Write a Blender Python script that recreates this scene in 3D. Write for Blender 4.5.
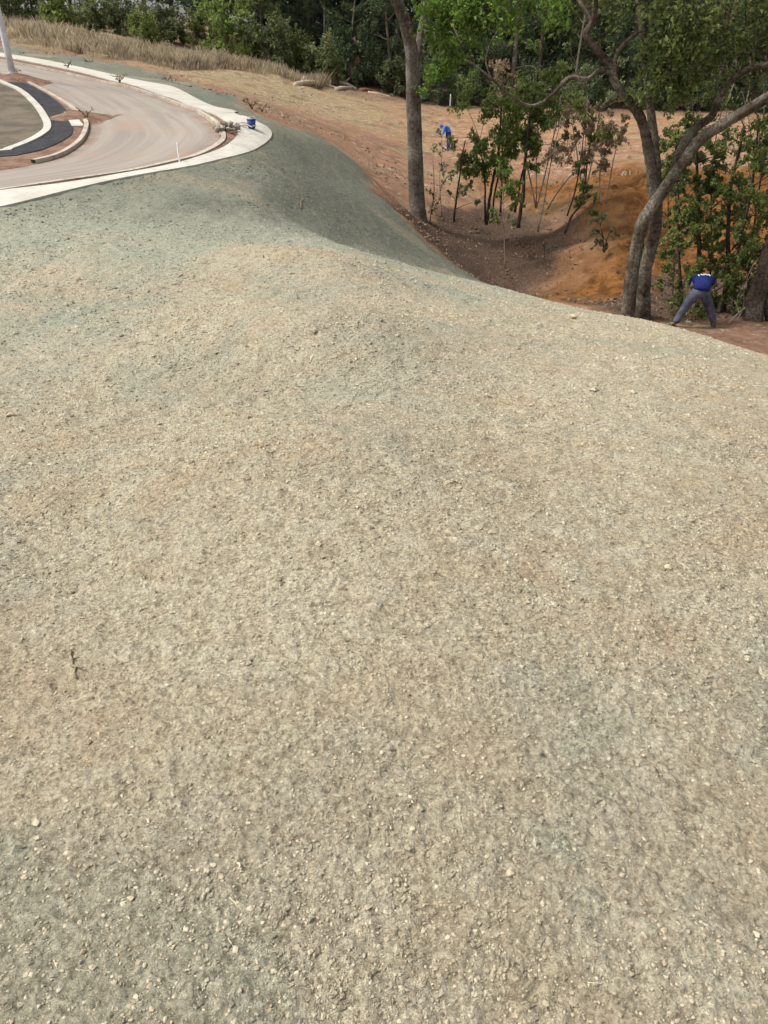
import bpy, math, random
import numpy as np
from mathutils import Vector

for o in list(bpy.data.objects): bpy.data.objects.remove(o)
SC = bpy.context.scene
COL = SC.collection
R = math.radians
rng = np.random.default_rng(7)
random.seed(7)

# ---------------------------------------------------------------- camera, sky, sun, exposure
F = 739.5; PITCH = R(32.5)
cd = bpy.data.cameras.new('camera'); cam = bpy.data.objects.new('camera', cd); COL.objects.link(cam)
cam.location = (0, 0, 0); cam.rotation_euler = (R(90) - PITCH, 0, 0)
cd.sensor_fit = 'VERTICAL'; cd.sensor_height = 36; cd.sensor_width = 27; cd.lens = 36 * F / 1024
cd.clip_start = 0.05; cd.clip_end = 2000
SC.camera = cam
SUN_EL, SUN_AZ = R(56), R(-88)      # azimuth from +Y towards +X : the veiled sun stands high on the left
W = bpy.data.worlds.new('World'); SC.world = W; W.use_nodes = True
nt = W.node_tree; bg = nt.nodes['Background']
sky = nt.nodes.new('ShaderNodeTexSky'); sky.sky_type = 'NISHITA'; sky.sun_disc = False
sky.sun_elevation = SUN_EL; sky.sun_rotation = SUN_AZ
sky.air_density = 1.0; sky.dust_density = 4.0; sky.ozone_density = 1.0
hs = nt.nodes.new('ShaderNodeHueSaturation'); hs.inputs['Saturation'].default_value = 0.2
nt.links.new(sky.outputs[0], hs.inputs['Color']); nt.links.new(hs.outputs[0], bg.inputs['Color'])
bg.inputs['Strength'].default_value = 0.14
sl = bpy.data.lights.new('sun', 'SUN'); sl.energy = 2.4; sl.angle = R(14); sl.color = (1, .96, .9)
so = bpy.data.objects.new('sun', sl); COL.objects.link(so)
sd = Vector((math.sin(SUN_AZ) * math.cos(SUN_EL), math.cos(SUN_AZ) * math.cos(SUN_EL), math.sin(SUN_EL)))
so.rotation_euler = sd.to_track_quat('Z', 'Y').to_euler()
SC.view_settings.view_transform = 'Standard'; SC.view_settings.look = 'None'
SC.view_settings.exposure = 0.68; SC.view_settings.gamma = 1
SC.render.resolution_x = 768; SC.render.resolution_y = 1024

# ---------------------------------------------------------------- pixel rays -> world points
cp, sp_ = math.cos(PITCH), math.sin(PITCH)
def ray(px, py):
    u = 512 - py
    return np.array([px - 384, F * cp + u * sp_, -F * sp_ + u * cp]) / (F * cp + u * sp_)
def at(px, py, Y):
    return ray(px, py) * Y

# ---------------------------------------------------------------- numpy helpers
def hash2(ix, iy, s):
    h = (ix * 374761393 + iy * 668265263 + s * 974711) & 0xffffffff
    h = ((h ^ (h >> 13)) * 1274126177) & 0xffffffff
    return ((h ^ (h >> 16)) & 0xffff) / 65535.0
def vnoise(x, y, s=0):
    x = np.asarray(x, float); y = np.asarray(y, float)
    ix = np.floor(x).astype(np.int64); iy = np.floor(y).astype(np.int64)
    fx = x - ix; fy = y - iy
    fx = fx * fx * (3 - 2 * fx); fy = fy * fy * (3 - 2 * fy)
    a = hash2(ix, iy, s); b = hash2(ix + 1, iy, s); c = hash2(ix, iy + 1, s); d = hash2(ix + 1, iy + 1, s)
    return (a * (1 - fx) + b * fx) * (1 - fy) + (c * (1 - fx) + d * fx) * fy
def fbm(x, y, s=0, o=4):
    t = 0; a = .5
    for i in range(o):
        t = t + a * vnoise(x * 2 ** i + 13.7 * i, y * 2 ** i - 7.1 * i, s + i); a *= .5
    return t
def sstep(a, b, x):
    t = np.clip((x - a) / (b - a), 0, 1); return t * t * (3 - 2 * t)
def poly_sd(x, y, poly):
    """signed distance to a plan polygon, positive inside"""
    p = np.array(poly)[:, :2]; n = len(p)
    d = np.full(x.shape, 1e9); ins = np.zeros(x.shape, bool)
    for i in range(n):
        a = p[i]; b = p[(i + 1) % n]; e = b - a
        t = np.clip(((x - a[0]) * e[0] + (y - a[1]) * e[1]) / (e @ e + 1e-12), 0, 1)
        d = np.minimum(d, (x - a[0] - t * e[0]) ** 2 + (y - a[1] - t * e[1]) ** 2)
        c = (a[1] > y) != (b[1] > y)
        with np.errstate(divide='ignore', invalid='ignore'):
            xi = a[0] + (y - a[1]) * e[0] / (e[1] if e[1] else 1e-12)
        ins ^= c & (x < xi)
    d = np.sqrt(d)
    return np.where(ins, d, -d)

# ---------------------------------------------------------------- terrain height
CP = []
def cpx(px, py, Y): CP.append(at(px, py, Y))
SIL = [(330, 240, 16.6), (384, 258, 17.4), (426, 270, 17.4), (465, 281, 17), (504, 288, 16.5), (535, 298, 16), (580, 309, 15.3),
       (633, 319, 14.4), (680, 330, 13.4), (714, 341, 12.6), (768, 360, 11.6), (860, 398, 10.2), (980, 450, 9)]
for px, py, Ys in SIL:
    r = ray(px, py); k = r[0]; m = -r[2]
    b = 1.6 / Ys ** 2; a = m - 3.2 / Ys
    for Y in (1, 2.2, 4, 6.5, 9.5, 13, 16.5, 19):
        if Y <= Ys * 1.04: CP.append(np.array([k * Y, Y, -1.6 - a * Y - b * Y * Y]))
for p in [(0, 300, 8), (100, 300, 8.1), (200, 300, 8.2), (0, 420, 4.9), (150, 420, 4.95), (250, 420, 5.1), (50, 600, 2.3), (200, 600, 2.33), (-150, 600, 2.2), (-200, 300, 7.8),
          (280, 300, 8.5), (300, 250, 12.8), (150, 200, 14.2), (250, 200, 15.5), (200, 240, 11.2), (300, 200, 17.8), (300, 175, 20.3),
          # road platform
          (0, 205, 13.2), (-150, 230, 11.6), (73, 190, 14.6), (146, 174, 16.6), (204, 164, 18.2), (241, 155, 19.6), (265, 140, 22.2), (272, 133, 23.2),
          (0, 175, 15.9), (0, 157, 18.4), (-150, 170, 16.4), (88, 125, 23.5), (40, 140, 21), (0, 78, 32), (20, 120, 24.5), (170, 130, 22.7), (120, 82, 37.5), (150, 105, 29.5),
          (60, 69, 43), (0, 57, 48), (-150, 40, 54), (-150, 70, 33), (182, 100, 32), (225, 110, 28.5), (250, 117, 27),
          # verge, red track, field on the left
          (230, 95, 38), (200, 88, 46), (100, 66, 52), (0, 46, 57), (8, 40, 61), (98, 59, 59), (175, 70, 62), (280, 78, 70), (260, 100, 50), (290, 118, 40), (320, 118, 50), (-150, 20, 70),
          # green face
          (290, 131, 25.2), (315, 136, 27.5), (340, 150, 28.2), (370, 183, 26), (400, 215, 24.2), (440, 258, 22.2), (320, 170, 23.2), (350, 190, 22.8), (345, 225, 18.3), (370, 215, 20.8), (400, 240, 20.4), (425, 262, 19.6), (340, 162, 31), (310, 140, 31), (470, 277, 20.5),
          # hollow
          (480, 280, 24.8), (510, 287, 25), (540, 291, 24.2), (500, 255, 28.5), (450, 240, 28.5), (500, 225, 33), (560, 250, 28.8), (560, 225, 32), (418, 218, 30.8), (450, 212, 33),
          (384, 195, 29.5), (400, 185, 34),
          # orange bank
          (562, 298, 22.4), (600, 270, 24), (640, 262, 25), (600, 240, 27), (640, 232, 28), (610, 200, 30), (570, 195, 35), (530, 195, 38), (620, 175, 36), (660, 175, 36), (720, 175, 36), (768, 172, 35),
          (560, 172, 42), (700, 280, 22.5), (768, 285, 21.5), (850, 260, 22), (850, 172, 35),
          # red terrace of the near worker
          (691, 328, 16.2), (730, 326, 16.4), (768, 331, 15.9), (740, 322, 17), (830, 340, 15.5), (900, 345, 15.4), (640, 320, 17.0), (625, 312, 18.0), (768, 345, 14.8), (660, 325, 15.9),
          # field
          (447, 151, 50), (420, 165, 44), (360, 142, 43), (500, 150, 49), (560, 150, 46), (640, 152, 45), (720, 150, 46), (800, 150, 46),
          (370, 165, 38), (340, 110, 60), (300, 90, 73), (400, 100, 80), (500, 106, 82), (600, 110, 80), (768, 118, 76), (900, 120, 76), (450, 125, 64), (600, 128, 62), (768, 132, 60)]:
    cpx(*p)
for p in [(0, 0, -1.6), (0, -3, -1.5), (-8, 3, -2.0), (8, 0, -3.9), (10, -8, -4.4), (-12, -8, -2.2), (0, -20, -1.8), (18, 4, -5.4), (22, 12, -5.4), (-25, -20, -2), (25, -25, -5), (35, 15, -5.8),
          (-60, 85, 2.5), (-30, 110, 2.9), (-15, 90, 0), (-5, 100, -2), (20, 110, -4), (60, 110, -5), (-90, 60, 3), (-60, 20, -.5), (-100, 0, 1), (60, 40, -6), (100, 60, -6), (-100, 160, 4), (0, 200, 0), (100, 200, -4),
          (-30, 13, -2), (-30, 30, -1.2), (-45, 50, .3), (0, -100, -2), (100, -60, -5), (-100, -100, 0), (-200, 200, 4), (200, 200, -4), (200, -200, -4), (-200, -200, 0), (0, 400, 2), (400, 0, -4), (-400, 0, 2), (0, -400, -2)]:
    CP.append(np.array(p, float))
CP = np.array(CP); CC = 1.6
def _phi(d2): return np.sqrt(d2 + CC * CC)
n = len(CP)
A = np.zeros((n + 3, n + 3)); dx = CP[:, None, :2] - CP[None, :, :2]
A[:n, :n] = _phi((dx ** 2).sum(-1)); A[:n, :n] -= np.eye(n) * 0.02
A[:n, n] = 1; A[:n, n + 1:] = CP[:, :2]; A[n, :n] = 1; A[n + 1:, :n] = CP[:, :2].T
WT = np.linalg.solve(A, np.concatenate([CP[:, 2], np.zeros(3)]))
def H(x, y):
    x = np.atleast_1d(np.asarray(x, float)); y = np.atleast_1d(np.asarray(y, float))
    out = np.empty(x.shape); xf = x.ravel(); yf = y.ravel(); of = np.empty(xf.shape)
    for s in range(0, len(xf), 20000):
        a = xf[s:s + 20000, None]; b = yf[s:s + 20000, None]
        of[s:s + 20000] = _phi((a - CP[:, 0]) ** 2 + (b - CP[:, 1]) ** 2) @ WT[:n] + WT[n] + WT[n + 1] * a[:, 0] + WT[n + 2] * b[:, 0]
    return of.reshape(x.shape)
_ys = np.exp(np.linspace(math.log(.4), math.log(180), 900))
def hit(px, py, ymin=.4):
    r = ray(px, py)
    ys = _ys[_ys >= ymin]
    h = H(r[0] * ys, ys); z = r[2] * ys
    i = np.argmax(z < h)
    if not (z < h).any(): return at(px, py, 100)
    if i == 0: return r * ys[0]
    f = (z[i - 1] - h[i - 1]) / ((z[i - 1] - h[i - 1]) + (h[i] - z[i]))
    return r * (ys[i - 1] + f * (ys[i] - ys[i - 1]))
def ground(x, y): return float(H(x, y)[0])

# ---------------------------------------------------------------- mesh helpers
def link(name, me, mat=None, parent=None, smooth=False):
    o = bpy.data.objects.new(name, me); COL.objects.link(o)
    if mat and not me.materials: me.materials.append(mat)
    if parent: o.parent = parent
    if smooth: me.polygons.foreach_set('use_smooth', np.ones(len(me.polygons), bool))
    else: me.shade_flat()
    return o
def np_mesh(name, verts, faces):
    """verts (n,3); faces (m,k) one face size"""
    me = bpy.data.meshes.new(name); v = np.asarray(verts, np.float32); f = np.asarray(faces, np.int32)
    me.vertices.add(len(v)); me.vertices.foreach_set('co', v.ravel())
    k = f.shape[1]
    me.loops.add(f.size); me.loops.foreach_set('vertex_index', f.ravel())
    me.polygons.add(len(f)); me.polygons.foreach_set('loop_start', np.arange(0, f.size, k, dtype=np.int32))
    try: me.polygons.foreach_set('loop_total', np.full(len(f), k, np.int32))
    except Exception: pass
    me.update(calc_edges=True); me.validate()
    return me
class MB:
    """collects quads and builds ONE mesh"""
    def __init__(s): s.v = []; s.f = []; s.n = 0
    def add(s, v, f):
        v = np.asarray(v, float); s.v.append(v); s.f.append(np.asarray(f, int) + s.n); s.n += len(v)
    def tube(s, pts, rad, k=8, jag=0., seed=0):
        pts = np.asarray(pts, float); m = len(pts); rad = np.broadcast_to(np.asarray(rad, float), (m,))
        t = np.gradient(pts, axis=0); t /= np.linalg.norm(t, axis=1)[:, None] + 1e-9
        up = np.array([0, 0, 1.]) if abs(t[:, 2]).mean() < .8 else np.array([1., .1, 0])
        a = np.cross(t, up); a /= np.linalg.norm(a, axis=1)[:, None] + 1e-9; b = np.cross(t, a)
        th = np.linspace(0, 2 * np.pi, k, endpoint=False)
        rr = rad[:, None] * np.ones((1, k))
        if jag:
            q = np.random.default_rng(seed); ph = q.random(4) * 6
            rr = rr * (1 + jag * (np.sin(th * 3 + ph[0] + np.arange(m)[:, None] * .35) * .5 + np.sin(th * 5 + ph[1] - np.arange(m)[:, None] * .2) * .35 + (q.random((m, k)) - .5) * .8))
        v = pts[:, None] + rr[..., None] * (np.cos(th)[None, :, None] * a[:, None] + np.sin(th)[None, :, None] * b[:, None])
        i = np.arange(m - 1)[:, None] * k; j = np.arange(k)[None]; j2 = (j + 1) % k
        f = np.stack([i + j, i + j2, i + k + j2, i + k + j], -1).reshape(-1, 4)
        v = v.reshape(-1, 3); e0 = len(v); v = np.vstack([v, pts[:1], pts[-1:]])
        jj = np.arange(0, k, 2); c0 = np.stack([np.full(len(jj), e0), (jj + 2) % k, (jj + 1) % k, jj], -1)
        c1 = np.stack([np.full(len(jj), e0 + 1), (m - 1) * k + jj, (m - 1) * k + (jj + 1) % k, (m - 1) * k + (jj + 2) % k], -1)
        s.add(v, np.vstack([f, c0, c1]))
    def box(s, c, sz, rz=0, tilt=0):
        x, y, z = np.array(sz) / 2
        v = np.array([[a * x, b * y, d * z] for a in (-1, 1) for b in (-1, 1) for d in (-1, 1)])
        ca, sa = math.cos(tilt), math.sin(tilt); v = np.stack([v[:, 0] * ca - v[:, 2] * sa, v[:, 1], v[:, 0] * sa + v[:, 2] * ca], -1)
        ca, sa = math.cos(rz), math.sin(rz); v = np.stack([v[:, 0] * ca - v[:, 1] * sa, v[:, 0] * sa + v[:, 1] * ca, v[:, 2]], -1)
        s.add(v + np.array(c), [[0, 1, 3, 2], [4, 6, 7, 5], [0, 4, 5, 1], [2, 3, 7, 6], [0, 2, 6, 4], [1, 5, 7, 3]])
    def leaves(s, c, L, W_, q, droop=.3, upb=.6):
        """diamond leaves around points c"""
        m = len(c); a = q.normal(size=(m, 3)); a[:, 2] -= droop; a /= np.linalg.norm(a, axis=1)[:, None]
        nn = q.normal(size=(m, 3)); nn[:, 2] += upb; b = np.cross(nn, a); b /= np.linalg.norm(b, axis=1)[:, None] + 1e-9
        nn = np.cross(a, b); sc = (0.6 + .8 * q.random(m))[:, None]
        A_ = a * L / 2 * sc; B_ = b * W_ / 2 * sc; N_ = nn * W_ * .22 * sc
        v = np.stack([c - A_, c + B_ + N_, c + A_ - N_ * .5, c - B_ + N_], 1).reshape(-1, 3)
        s.add(v, np.arange(m * 4).reshape(-1, 4))
    def build(s, name, mat=None, parent=None, smooth=False):
        return link(name, np_mesh(name, np.vstack(s.v), np.vstack(s.f)), mat, parent, smooth)
def tag(o, label=None, cat=None, group=None, kind=None):
    if label: o['label'] = label
    if cat: o['category'] = cat
    if group: o['group'] = group
    if kind: o['kind'] = kind
    return o
def thing(name, loc, label, cat, group=None, rz=0):
    o = bpy.data.objects.new(name, None); COL.objects.link(o); o.location = loc; o.rotation_euler = (0, 0, rz)
    o.empty_display_size = .2
    return tag(o, label, cat, group)
def copy_tree(o, parent=None):
    c = o.copy(); COL.objects.link(c); c.parent = parent
    for ch in o.children: copy_tree(ch, c)
    return c
def catmull(P, m=8):
    P = np.asarray(P, float); Q = np.vstack([2 * P[0] - P[1], P, 2 * P[-1] - P[-2]]); out = []
    for i in range(1, len(Q) - 2):
        for t in np.linspace(0, 1, m, endpoint=False):
            out.append(.5 * ((2 * Q[i]) + (-Q[i - 1] + Q[i + 1]) * t + (2 * Q[i - 1] - 5 * Q[i] + 4 * Q[i + 1] - Q[i + 2]) * t * t + (-Q[i - 1] + 3 * Q[i] - 3 * Q[i + 1] + Q[i + 2]) * t ** 3))
    out.append(P[-1]); return np.array(out)

# ---------------------------------------------------------------- materials
class NT:
    def __init__(s, name, rough=.9, spec=.2):
        s.m = bpy.data.materials.new(name); s.m.use_nodes = True; s.t = s.m.node_tree
        s.b = s.t.nodes['Principled BSDF']; s.b.inputs['Roughness'].default_value = rough
        s.b.inputs['Specular IOR Level'].default_value = spec
        g = s.t.nodes.new('ShaderNodeNewGeometry'); s.pos = g.outputs['Position']; s.isl = g.outputs['Random Per Island']
        tc = s.t.nodes.new('ShaderNodeTexCoord'); s.obj = tc.outputs['Object']; s.uv = tc.outputs['UV']
    def N(s, t, **k):
        n_ = s.t.nodes.new(t)
        for a, b in k.items(): setattr(n_, a, b)
        return n_
    def L(s, a, b): s.t.links.new(a, b)
    def noise(s, scale, detail=4, rough=.55, vec=None, dist=0.):
        n_ = s.N('ShaderNodeTexNoise'); n_.inputs['Scale'].default_value = scale; n_.inputs['Detail'].default_value = detail
        n_.inputs['Roughness'].default_value = rough; n_.inputs['Distortion'].default_value = dist
        s.L(vec if vec is not None else s.pos, n_.inputs['Vector']); return n_.outputs['Fac']
    def voro(s, scale, feat='F1', out='Distance', vec=None):
        n_ = s.N('ShaderNodeTexVoronoi', feature=feat); n_.inputs['Scale'].default_value = scale
        s.L(vec if vec is not None else s.pos, n_.inputs['Vector']); return n_.outputs[out]
    def mapr(s, x, a, b, c=0., d=1.):
        n_ = s.N('ShaderNodeMapRange'); n_.interpolation_type = 'SMOOTHSTEP'
        for i, v in enumerate((a, b, c, d)): n_.inputs[i + 1].default_value = v
        s.L(x, n_.inputs[0]); return n_.outputs[0]
    def mix(s, f, a, b, mode='MIX'):
        n_ = s.N('ShaderNodeMix', data_type='RGBA', blend_type=mode)
        for v, i in ((f, 0), (a, 6), (b, 7)):
            if isinstance(v, (int, float)): n_.inputs[i].default_value = v
            elif isinstance(v, tuple): n_.inputs[i].default_value = (*v, 1)
            else: s.L(v, n_.inputs[i])
        return n_.outputs[2]
    def math(s, op, a, b=0.):
        n_ = s.N('ShaderNodeMath', operation=op)
        for i, v in enumerate((a, b)):
            if isinstance(v, (int, float)): n_.inputs[i].default_value = v
            else: s.L(v, n_.inputs[i])
        return n_.outputs[0]
    def attr(s, name):
        n_ = s.N('ShaderNodeAttribute'); n_.attribute_name = name
        sp = s.N('ShaderNodeSeparateColor'); s.L(n_.outputs['Color'], sp.inputs[0]); return sp.outputs
    def bump(s, h, dist, strength=1., prev=None):
        n_ = s.N('ShaderNodeBump'); n_.inputs['Distance'].default_value = dist; n_.inputs['Strength'].default_value = strength
        s.L(h, n_.inputs['Height'])
        if prev is not None: s.L(prev, n_.inputs['Normal'])
        return n_.outputs[0]
    def done(s, col, nrm=None):
        if isinstance(col, tuple): s.b.inputs['Base Color'].default_value = (*col, 1)
        else: s.L(col, s.b.inputs['Base Color'])
        if nrm is not None: s.L(nrm, s.b.inputs['Normal'])
        return s.m
def noisy(name, a, b, scale=3., rough=.9, bd=.01, bs=30., c=None, spec=.2):
    t = NT(name, rough, spec); f = t.mapr(t.noise(scale, 6, .6), .35, .65); col = t.mix(f, a, b)
    if c: col = t.mix(t.mapr(t.noise(scale * 5.3, 4), .55, .7), col, c)
    return t.done(col, t.bump(t.noise(bs, 5, .6), bd))
def leafmat(name, cols, trans=.35):
    t = NT(name, .5, .3); r = t.N('ShaderNodeValToRGB'); t.L(t.isl, r.inputs[0])
    e = r.color_ramp.elements; e[0].position = 0; e[0].color = (*cols[0], 1); e[1].position = 1; e[1].color = (*cols[-1], 1)
    for i, c in enumerate(cols[1:-1]):
        k = e.new((i + 1) / (len(cols) - 1)); k.color = (*c, 1)
    oi = t.N('ShaderNodeObjectInfo'); hsv = t.N('ShaderNodeHueSaturation'); t.L(r.outputs[0], hsv.inputs['Color'])
    t.L(t.mapr(oi.outputs['Random'], 0, 1, .75, 1.25), hsv.inputs['Value'])
    big = t.mapr(t.noise(.9, 3), .3, .7, .75, 1.2)
    hv = t.N('ShaderNodeHueSaturation'); t.L(hsv.outputs[0], hv.inputs['Color']); t.L(big, hv.inputs['Value'])
    t.done(hv.outputs[0])
    tr = t.N('ShaderNodeBsdfTranslucent'); t.L(hv.outputs[0], tr.inputs[0]); mx = t.N('ShaderNodeMixShader'); mx.inputs[0].default_value = trans
    t.L(t.b.outputs[0], mx.inputs[1]); t.L(tr.outputs[0], mx.inputs[2])
    t.L(mx.outputs[0], t.t.nodes['Material Output'].inputs['Surface']); return t.m

def ground_mat(clod=False):
    t = NT('soil_clod' if clod else 'soil_cover', .95, .1)
    z1 = t.attr('zone'); z2 = t.attr('zone2')     # hydroseed, greenness, litter with painted shade / orange, red, straw
    fine = t.noise(55, 8, .68); mid = t.noise(7, 6, .6); big = t.noise(.8, 5, .6); grit = t.noise(260, 3, .6)
    # tan gravelly soil with pulp
    tan = t.mix(t.mapr(fine, .3, .7), (.265, .218, .147), (.565, .495, .352))
    tan = t.mix(t.mapr(mid, .42, .62), tan, t.mix(t.mapr(fine, .35, .7), (.35, .308, .22), (.595, .54, .405)))
    tan = t.mix(t.mapr(t.noise(1.1, 6, .7), .46, .66, 0, .5), tan, (.40, .29, .18))
    grn = t.mix(t.mapr(fine, .3, .72), (.20, .203, .15), (.435, .448, .35))
    g = t.math('ADD', z1[1], t.math('MULTIPLY', t.math('SUBTRACT', t.noise(.6, 6, .66, dist=.5), .5), 2.1))
    hyd = t.mix(t.mapr(g, .12, .78, 0, 1), tan, grn)
    hyd = t.mix(t.mapr(t.math('ADD', z1[1], t.math('MULTIPLY', t.math('SUBTRACT', t.noise(2.5, 8, .8), .5), .5)), .72, 1.2, 0, 1), hyd, t.mix(t.mapr(fine, .3, .75), (.088, .093, .07), (.205, .208, .165)))
    hyd = t.mix(t.mapr(t.noise(16, 8, .8), .52, .66, 0, .3 if clod else .65), hyd, t.mix(z1[1], (.15, .12, .075), (.10, .105, .07)))
    drk = t.mix(z1[1], (.14, .11, .065), (.085, .09, .06))
    hyd = t.mix(t.mapr(t.noise(37, 5, .75), .54, .66, 0, .35 if clod else .65), hyd, drk)  # fine dark specks painted in as the shade of small crevices
    hyd = t.mix(t.mapr(t.noise(4.5, 10, .88), .55, .66, 0, .1 if clod else .35), hyd, drk)
    hyd = t.mix(t.mapr(t.noise(11, 3, .6), .57, .65, 0, .1 if clod else .25), hyd, drk)
    hyd = t.mix(t.mapr(t.noise(13, 3, .7), .60, .68, 0, .5), hyd, t.mix(z1[1], (.62, .56, .42), (.36, .37, .28)))
    pale = t.mapr(t.noise(33, 6, .8), .57, .67, 0, .65); hyd = t.mix(pale, hyd, t.mix(z1[1], (.64, .58, .42), (.42, .42, .31)))
    hyd = t.mix(t.mapr(t.noise(.33, 5, .6, dist=.4), .50, .66, 0, .38), hyd, t.mix(t.mapr(fine, .3, .7), (.24, .18, .112), (.48, .395, .265)))
    red = t.mix(t.mapr(mid, .3, .7), (.16, .085, .055), (.28, .17, .115))
    org = t.mix(t.mapr(t.noise(2.2, 7, .65), .35, .65), (.078, .034, .010), (.215, .096, .028))
    org = t.mix(t.mapr(t.noise(9, 4), .58, .7, 0, .7), org, (.055, .028, .014))
    lit = t.mix(t.mapr(t.noise(14, 6, .7), .35, .7), (.055, .034, .024), (.125, .082, .056))  # dark litter brown, lowered further so the colour holds the tree shade
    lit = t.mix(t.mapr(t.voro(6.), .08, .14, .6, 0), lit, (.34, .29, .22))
    fld = t.mix(t.mapr(t.noise(1.3, 7, .7), .35, .65), (.215, .115, .064), (.35, .21, .122))
    fld = t.mix(t.mapr(t.noise(1.1, 9, .8), .50, .62, 0, .75), fld, (.12, .09, .055))
    straw = t.mix(t.mapr(t.noise(4, 7, .7), .35, .65), (.17, .125, .075), (.34, .27, .165))
    c = t.mix(z2[2], fld, straw); c = t.mix(z2[1], c, red)
    c = t.mix(t.mapr(t.noise(.55, 7, .75), .50, .62, 0, .7), c, (.13, .085, .052)); c = t.mix(t.mapr(t.noise(.3, 6, .7), .52, .64, 0, .6), c, (.27, .225, .115))
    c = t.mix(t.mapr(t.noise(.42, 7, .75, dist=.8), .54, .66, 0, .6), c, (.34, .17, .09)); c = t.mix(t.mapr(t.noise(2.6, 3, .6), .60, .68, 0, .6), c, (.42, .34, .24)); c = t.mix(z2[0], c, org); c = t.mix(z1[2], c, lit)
    c = t.mix(z1[0], c, hyd)
    h = t.math('ADD', t.math('MULTIPLY', fine, .7), t.math('MULTIPLY', grit, .25))
    n1 = t.bump(mid, .09, .7); n2 = t.bump(h, .03, 1., n1); n3 = t.bump(t.voro(70), .006, .8, n2)
    if clod:
        hv = t.N('ShaderNodeHueSaturation'); t.L(c, hv.inputs['Color']); t.L(t.mapr(t.isl, 0, 1, .92, 1.42), hv.inputs['Value']); c = hv.outputs[0]
    return t.done(c, n3)
M = {}
M['soil'] = ground_mat(); M['clod'] = ground_mat(True)
def road_mat():
    t = NT('dusty_road', .85, .25)
    mp = t.N('ShaderNodeMapping'); mp.inputs['Scale'].default_value = (.12, 1, 1); t.L(t.uv, mp.inputs[0]); v = mp.outputs[0]
    st = t.noise(1.3, 6, .6, v, .35)
    c = t.mix(t.mapr(st, .35, .65), (.205, .18, .15), (.265, .232, .195))
    c = t.mix(t.mapr(t.noise(5, 5, .6, v), .5, .68, 0, .5), c, (.27, .215, .17))
    c = t.mix(t.mapr(t.noise(.45, 5, .65), .52, .68, 0, .75), c, (.27, .19, .14))
    sx = t.N('ShaderNodeSeparateXYZ'); t.L(t.uv, sx.inputs[0]); vv = sx.outputs[1]
    edge = t.math('ADD', t.mapr(vv, 0, 1.2, 1, 0), t.mapr(vv, 6.8, 8, 0, 1))
    e2 = t.math('MULTIPLY', edge, t.mapr(t.noise(1.4, 6, .7), .38, .6))
    c = t.mix(e2, c, (.19, .12, .085))
    return t.done(c, t.bump(t.noise(60, 4), .004))
M['road'] = road_mat()
M['concrete'] = noisy('concrete_pale', (.37, .35, .30), (.47, .45, .39), 1.2, .85, .002, 60, (.36, .31, .25))
M['kerb'] = noisy('kerb_concrete', (.30, .26, .21), (.42, .375, .31), 1.6, .9, .004, 50, (.27, .17, .11))
M['asphalt'] = noisy('asphalt', (.013, .014, .017), (.028, .029, .032), 3, .85, .005, 80, (.06, .058, .056))
M['lawn'] = noisy('bare_island_soil', (.075, .06, .042), (.135, .108, .078), 1.2, .95, .01, 40, (.11, .12, .075))
M['redsoil'] = noisy('loose_red_soil', (.11, .062, .042), (.20, .12, .08), 2.5, .95, .02, 25, (.26, .18, .13))
M['bark'] = (lambda t: t.done(t.mix(t.mapr(t.noise(1.2, 5, .6), .4, .62), t.mix(t.mapr(t.noise(9, 6, .7, vec=t.obj), .35, .65), (.055, .043, .033), (.15, .122, .097)), t.mix(t.mapr(t.noise(14, 5, .7), .4, .6), (.13, .115, .093), (.26, .235, .20))), t.bump(t.noise(16, 6, .7), .03)))(NT('bark_grey_brown', .95, .1))
M['bark2'] = (lambda t: t.done(t.mix(t.mapr(t.noise(2.2, 5, .6), .4, .62), t.mix(t.mapr(t.noise(13, 6, .7), .35, .65), (.03, .022, .016), (.095, .074, .056)), t.mix(t.mapr(t.noise(20, 5, .7), .4, .6), (.075, .062, .047), (.21, .182, .145))), t.bump(t.noise(24, 6, .7), .02)))(NT('bark_mottled', .95, .1))
M['bark_dark'] = noisy('bark_dark', (.028, .021, .016), (.075, .058, .045), 8, .95, .01, 40)
M['bark_pale'] = noisy('bark_pale', (.17, .14, .105), (.32, .28, .22), 5, .95, .01, 40)
M['pine_bark'] = noisy('bark_forest', (.07, .055, .045), (.17, .14, .115), 2, .95, .01, 20)
M['leaf_bright'] = leafmat('leaf_bright', [(.07, .125, .02), (.13, .22, .035), (.22, .32, .07)], .5)
M['leaf_mid'] = leafmat('leaf_mid', [(.075, .11, .025), (.155, .20, .045), (.28, .32, .11)], .5)
M['leaf_deep'] = leafmat('leaf_deep', [(.03, .06, .02), (.045, .10, .028), (.09, .15, .045)], .35)
M['leaf_olive'] = leafmat('leaf_olive', [(.08, .11, .04), (.15, .18, .07), (.25, .27, .13)], .45)
M['leaf_dry'] = leafmat('leaf_dry', [(.12, .08, .045), (.23, .165, .10), (.34, .27, .18)], .4)
M['leaf_dark'] = leafmat('leaf_dark', [(.055, .085, .042), (.10, .145, .065), (.15, .19, .09)], .45)
M['leaf_pine'] = leafmat('leaf_pine', [(.052, .08, .045), (.092, .13, .065), (.15, .185, .085)], .45)
M['leaf_lime'] = leafmat('leaf_lime', [(.085, .13, .03), (.15, .205, .05), (.24, .29, .09)], .5)
M['grass'] = leafmat('dry_grass', [(.30, .23, .145), (.50, .41, .27), (.64, .56, .41)], .5)
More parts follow.
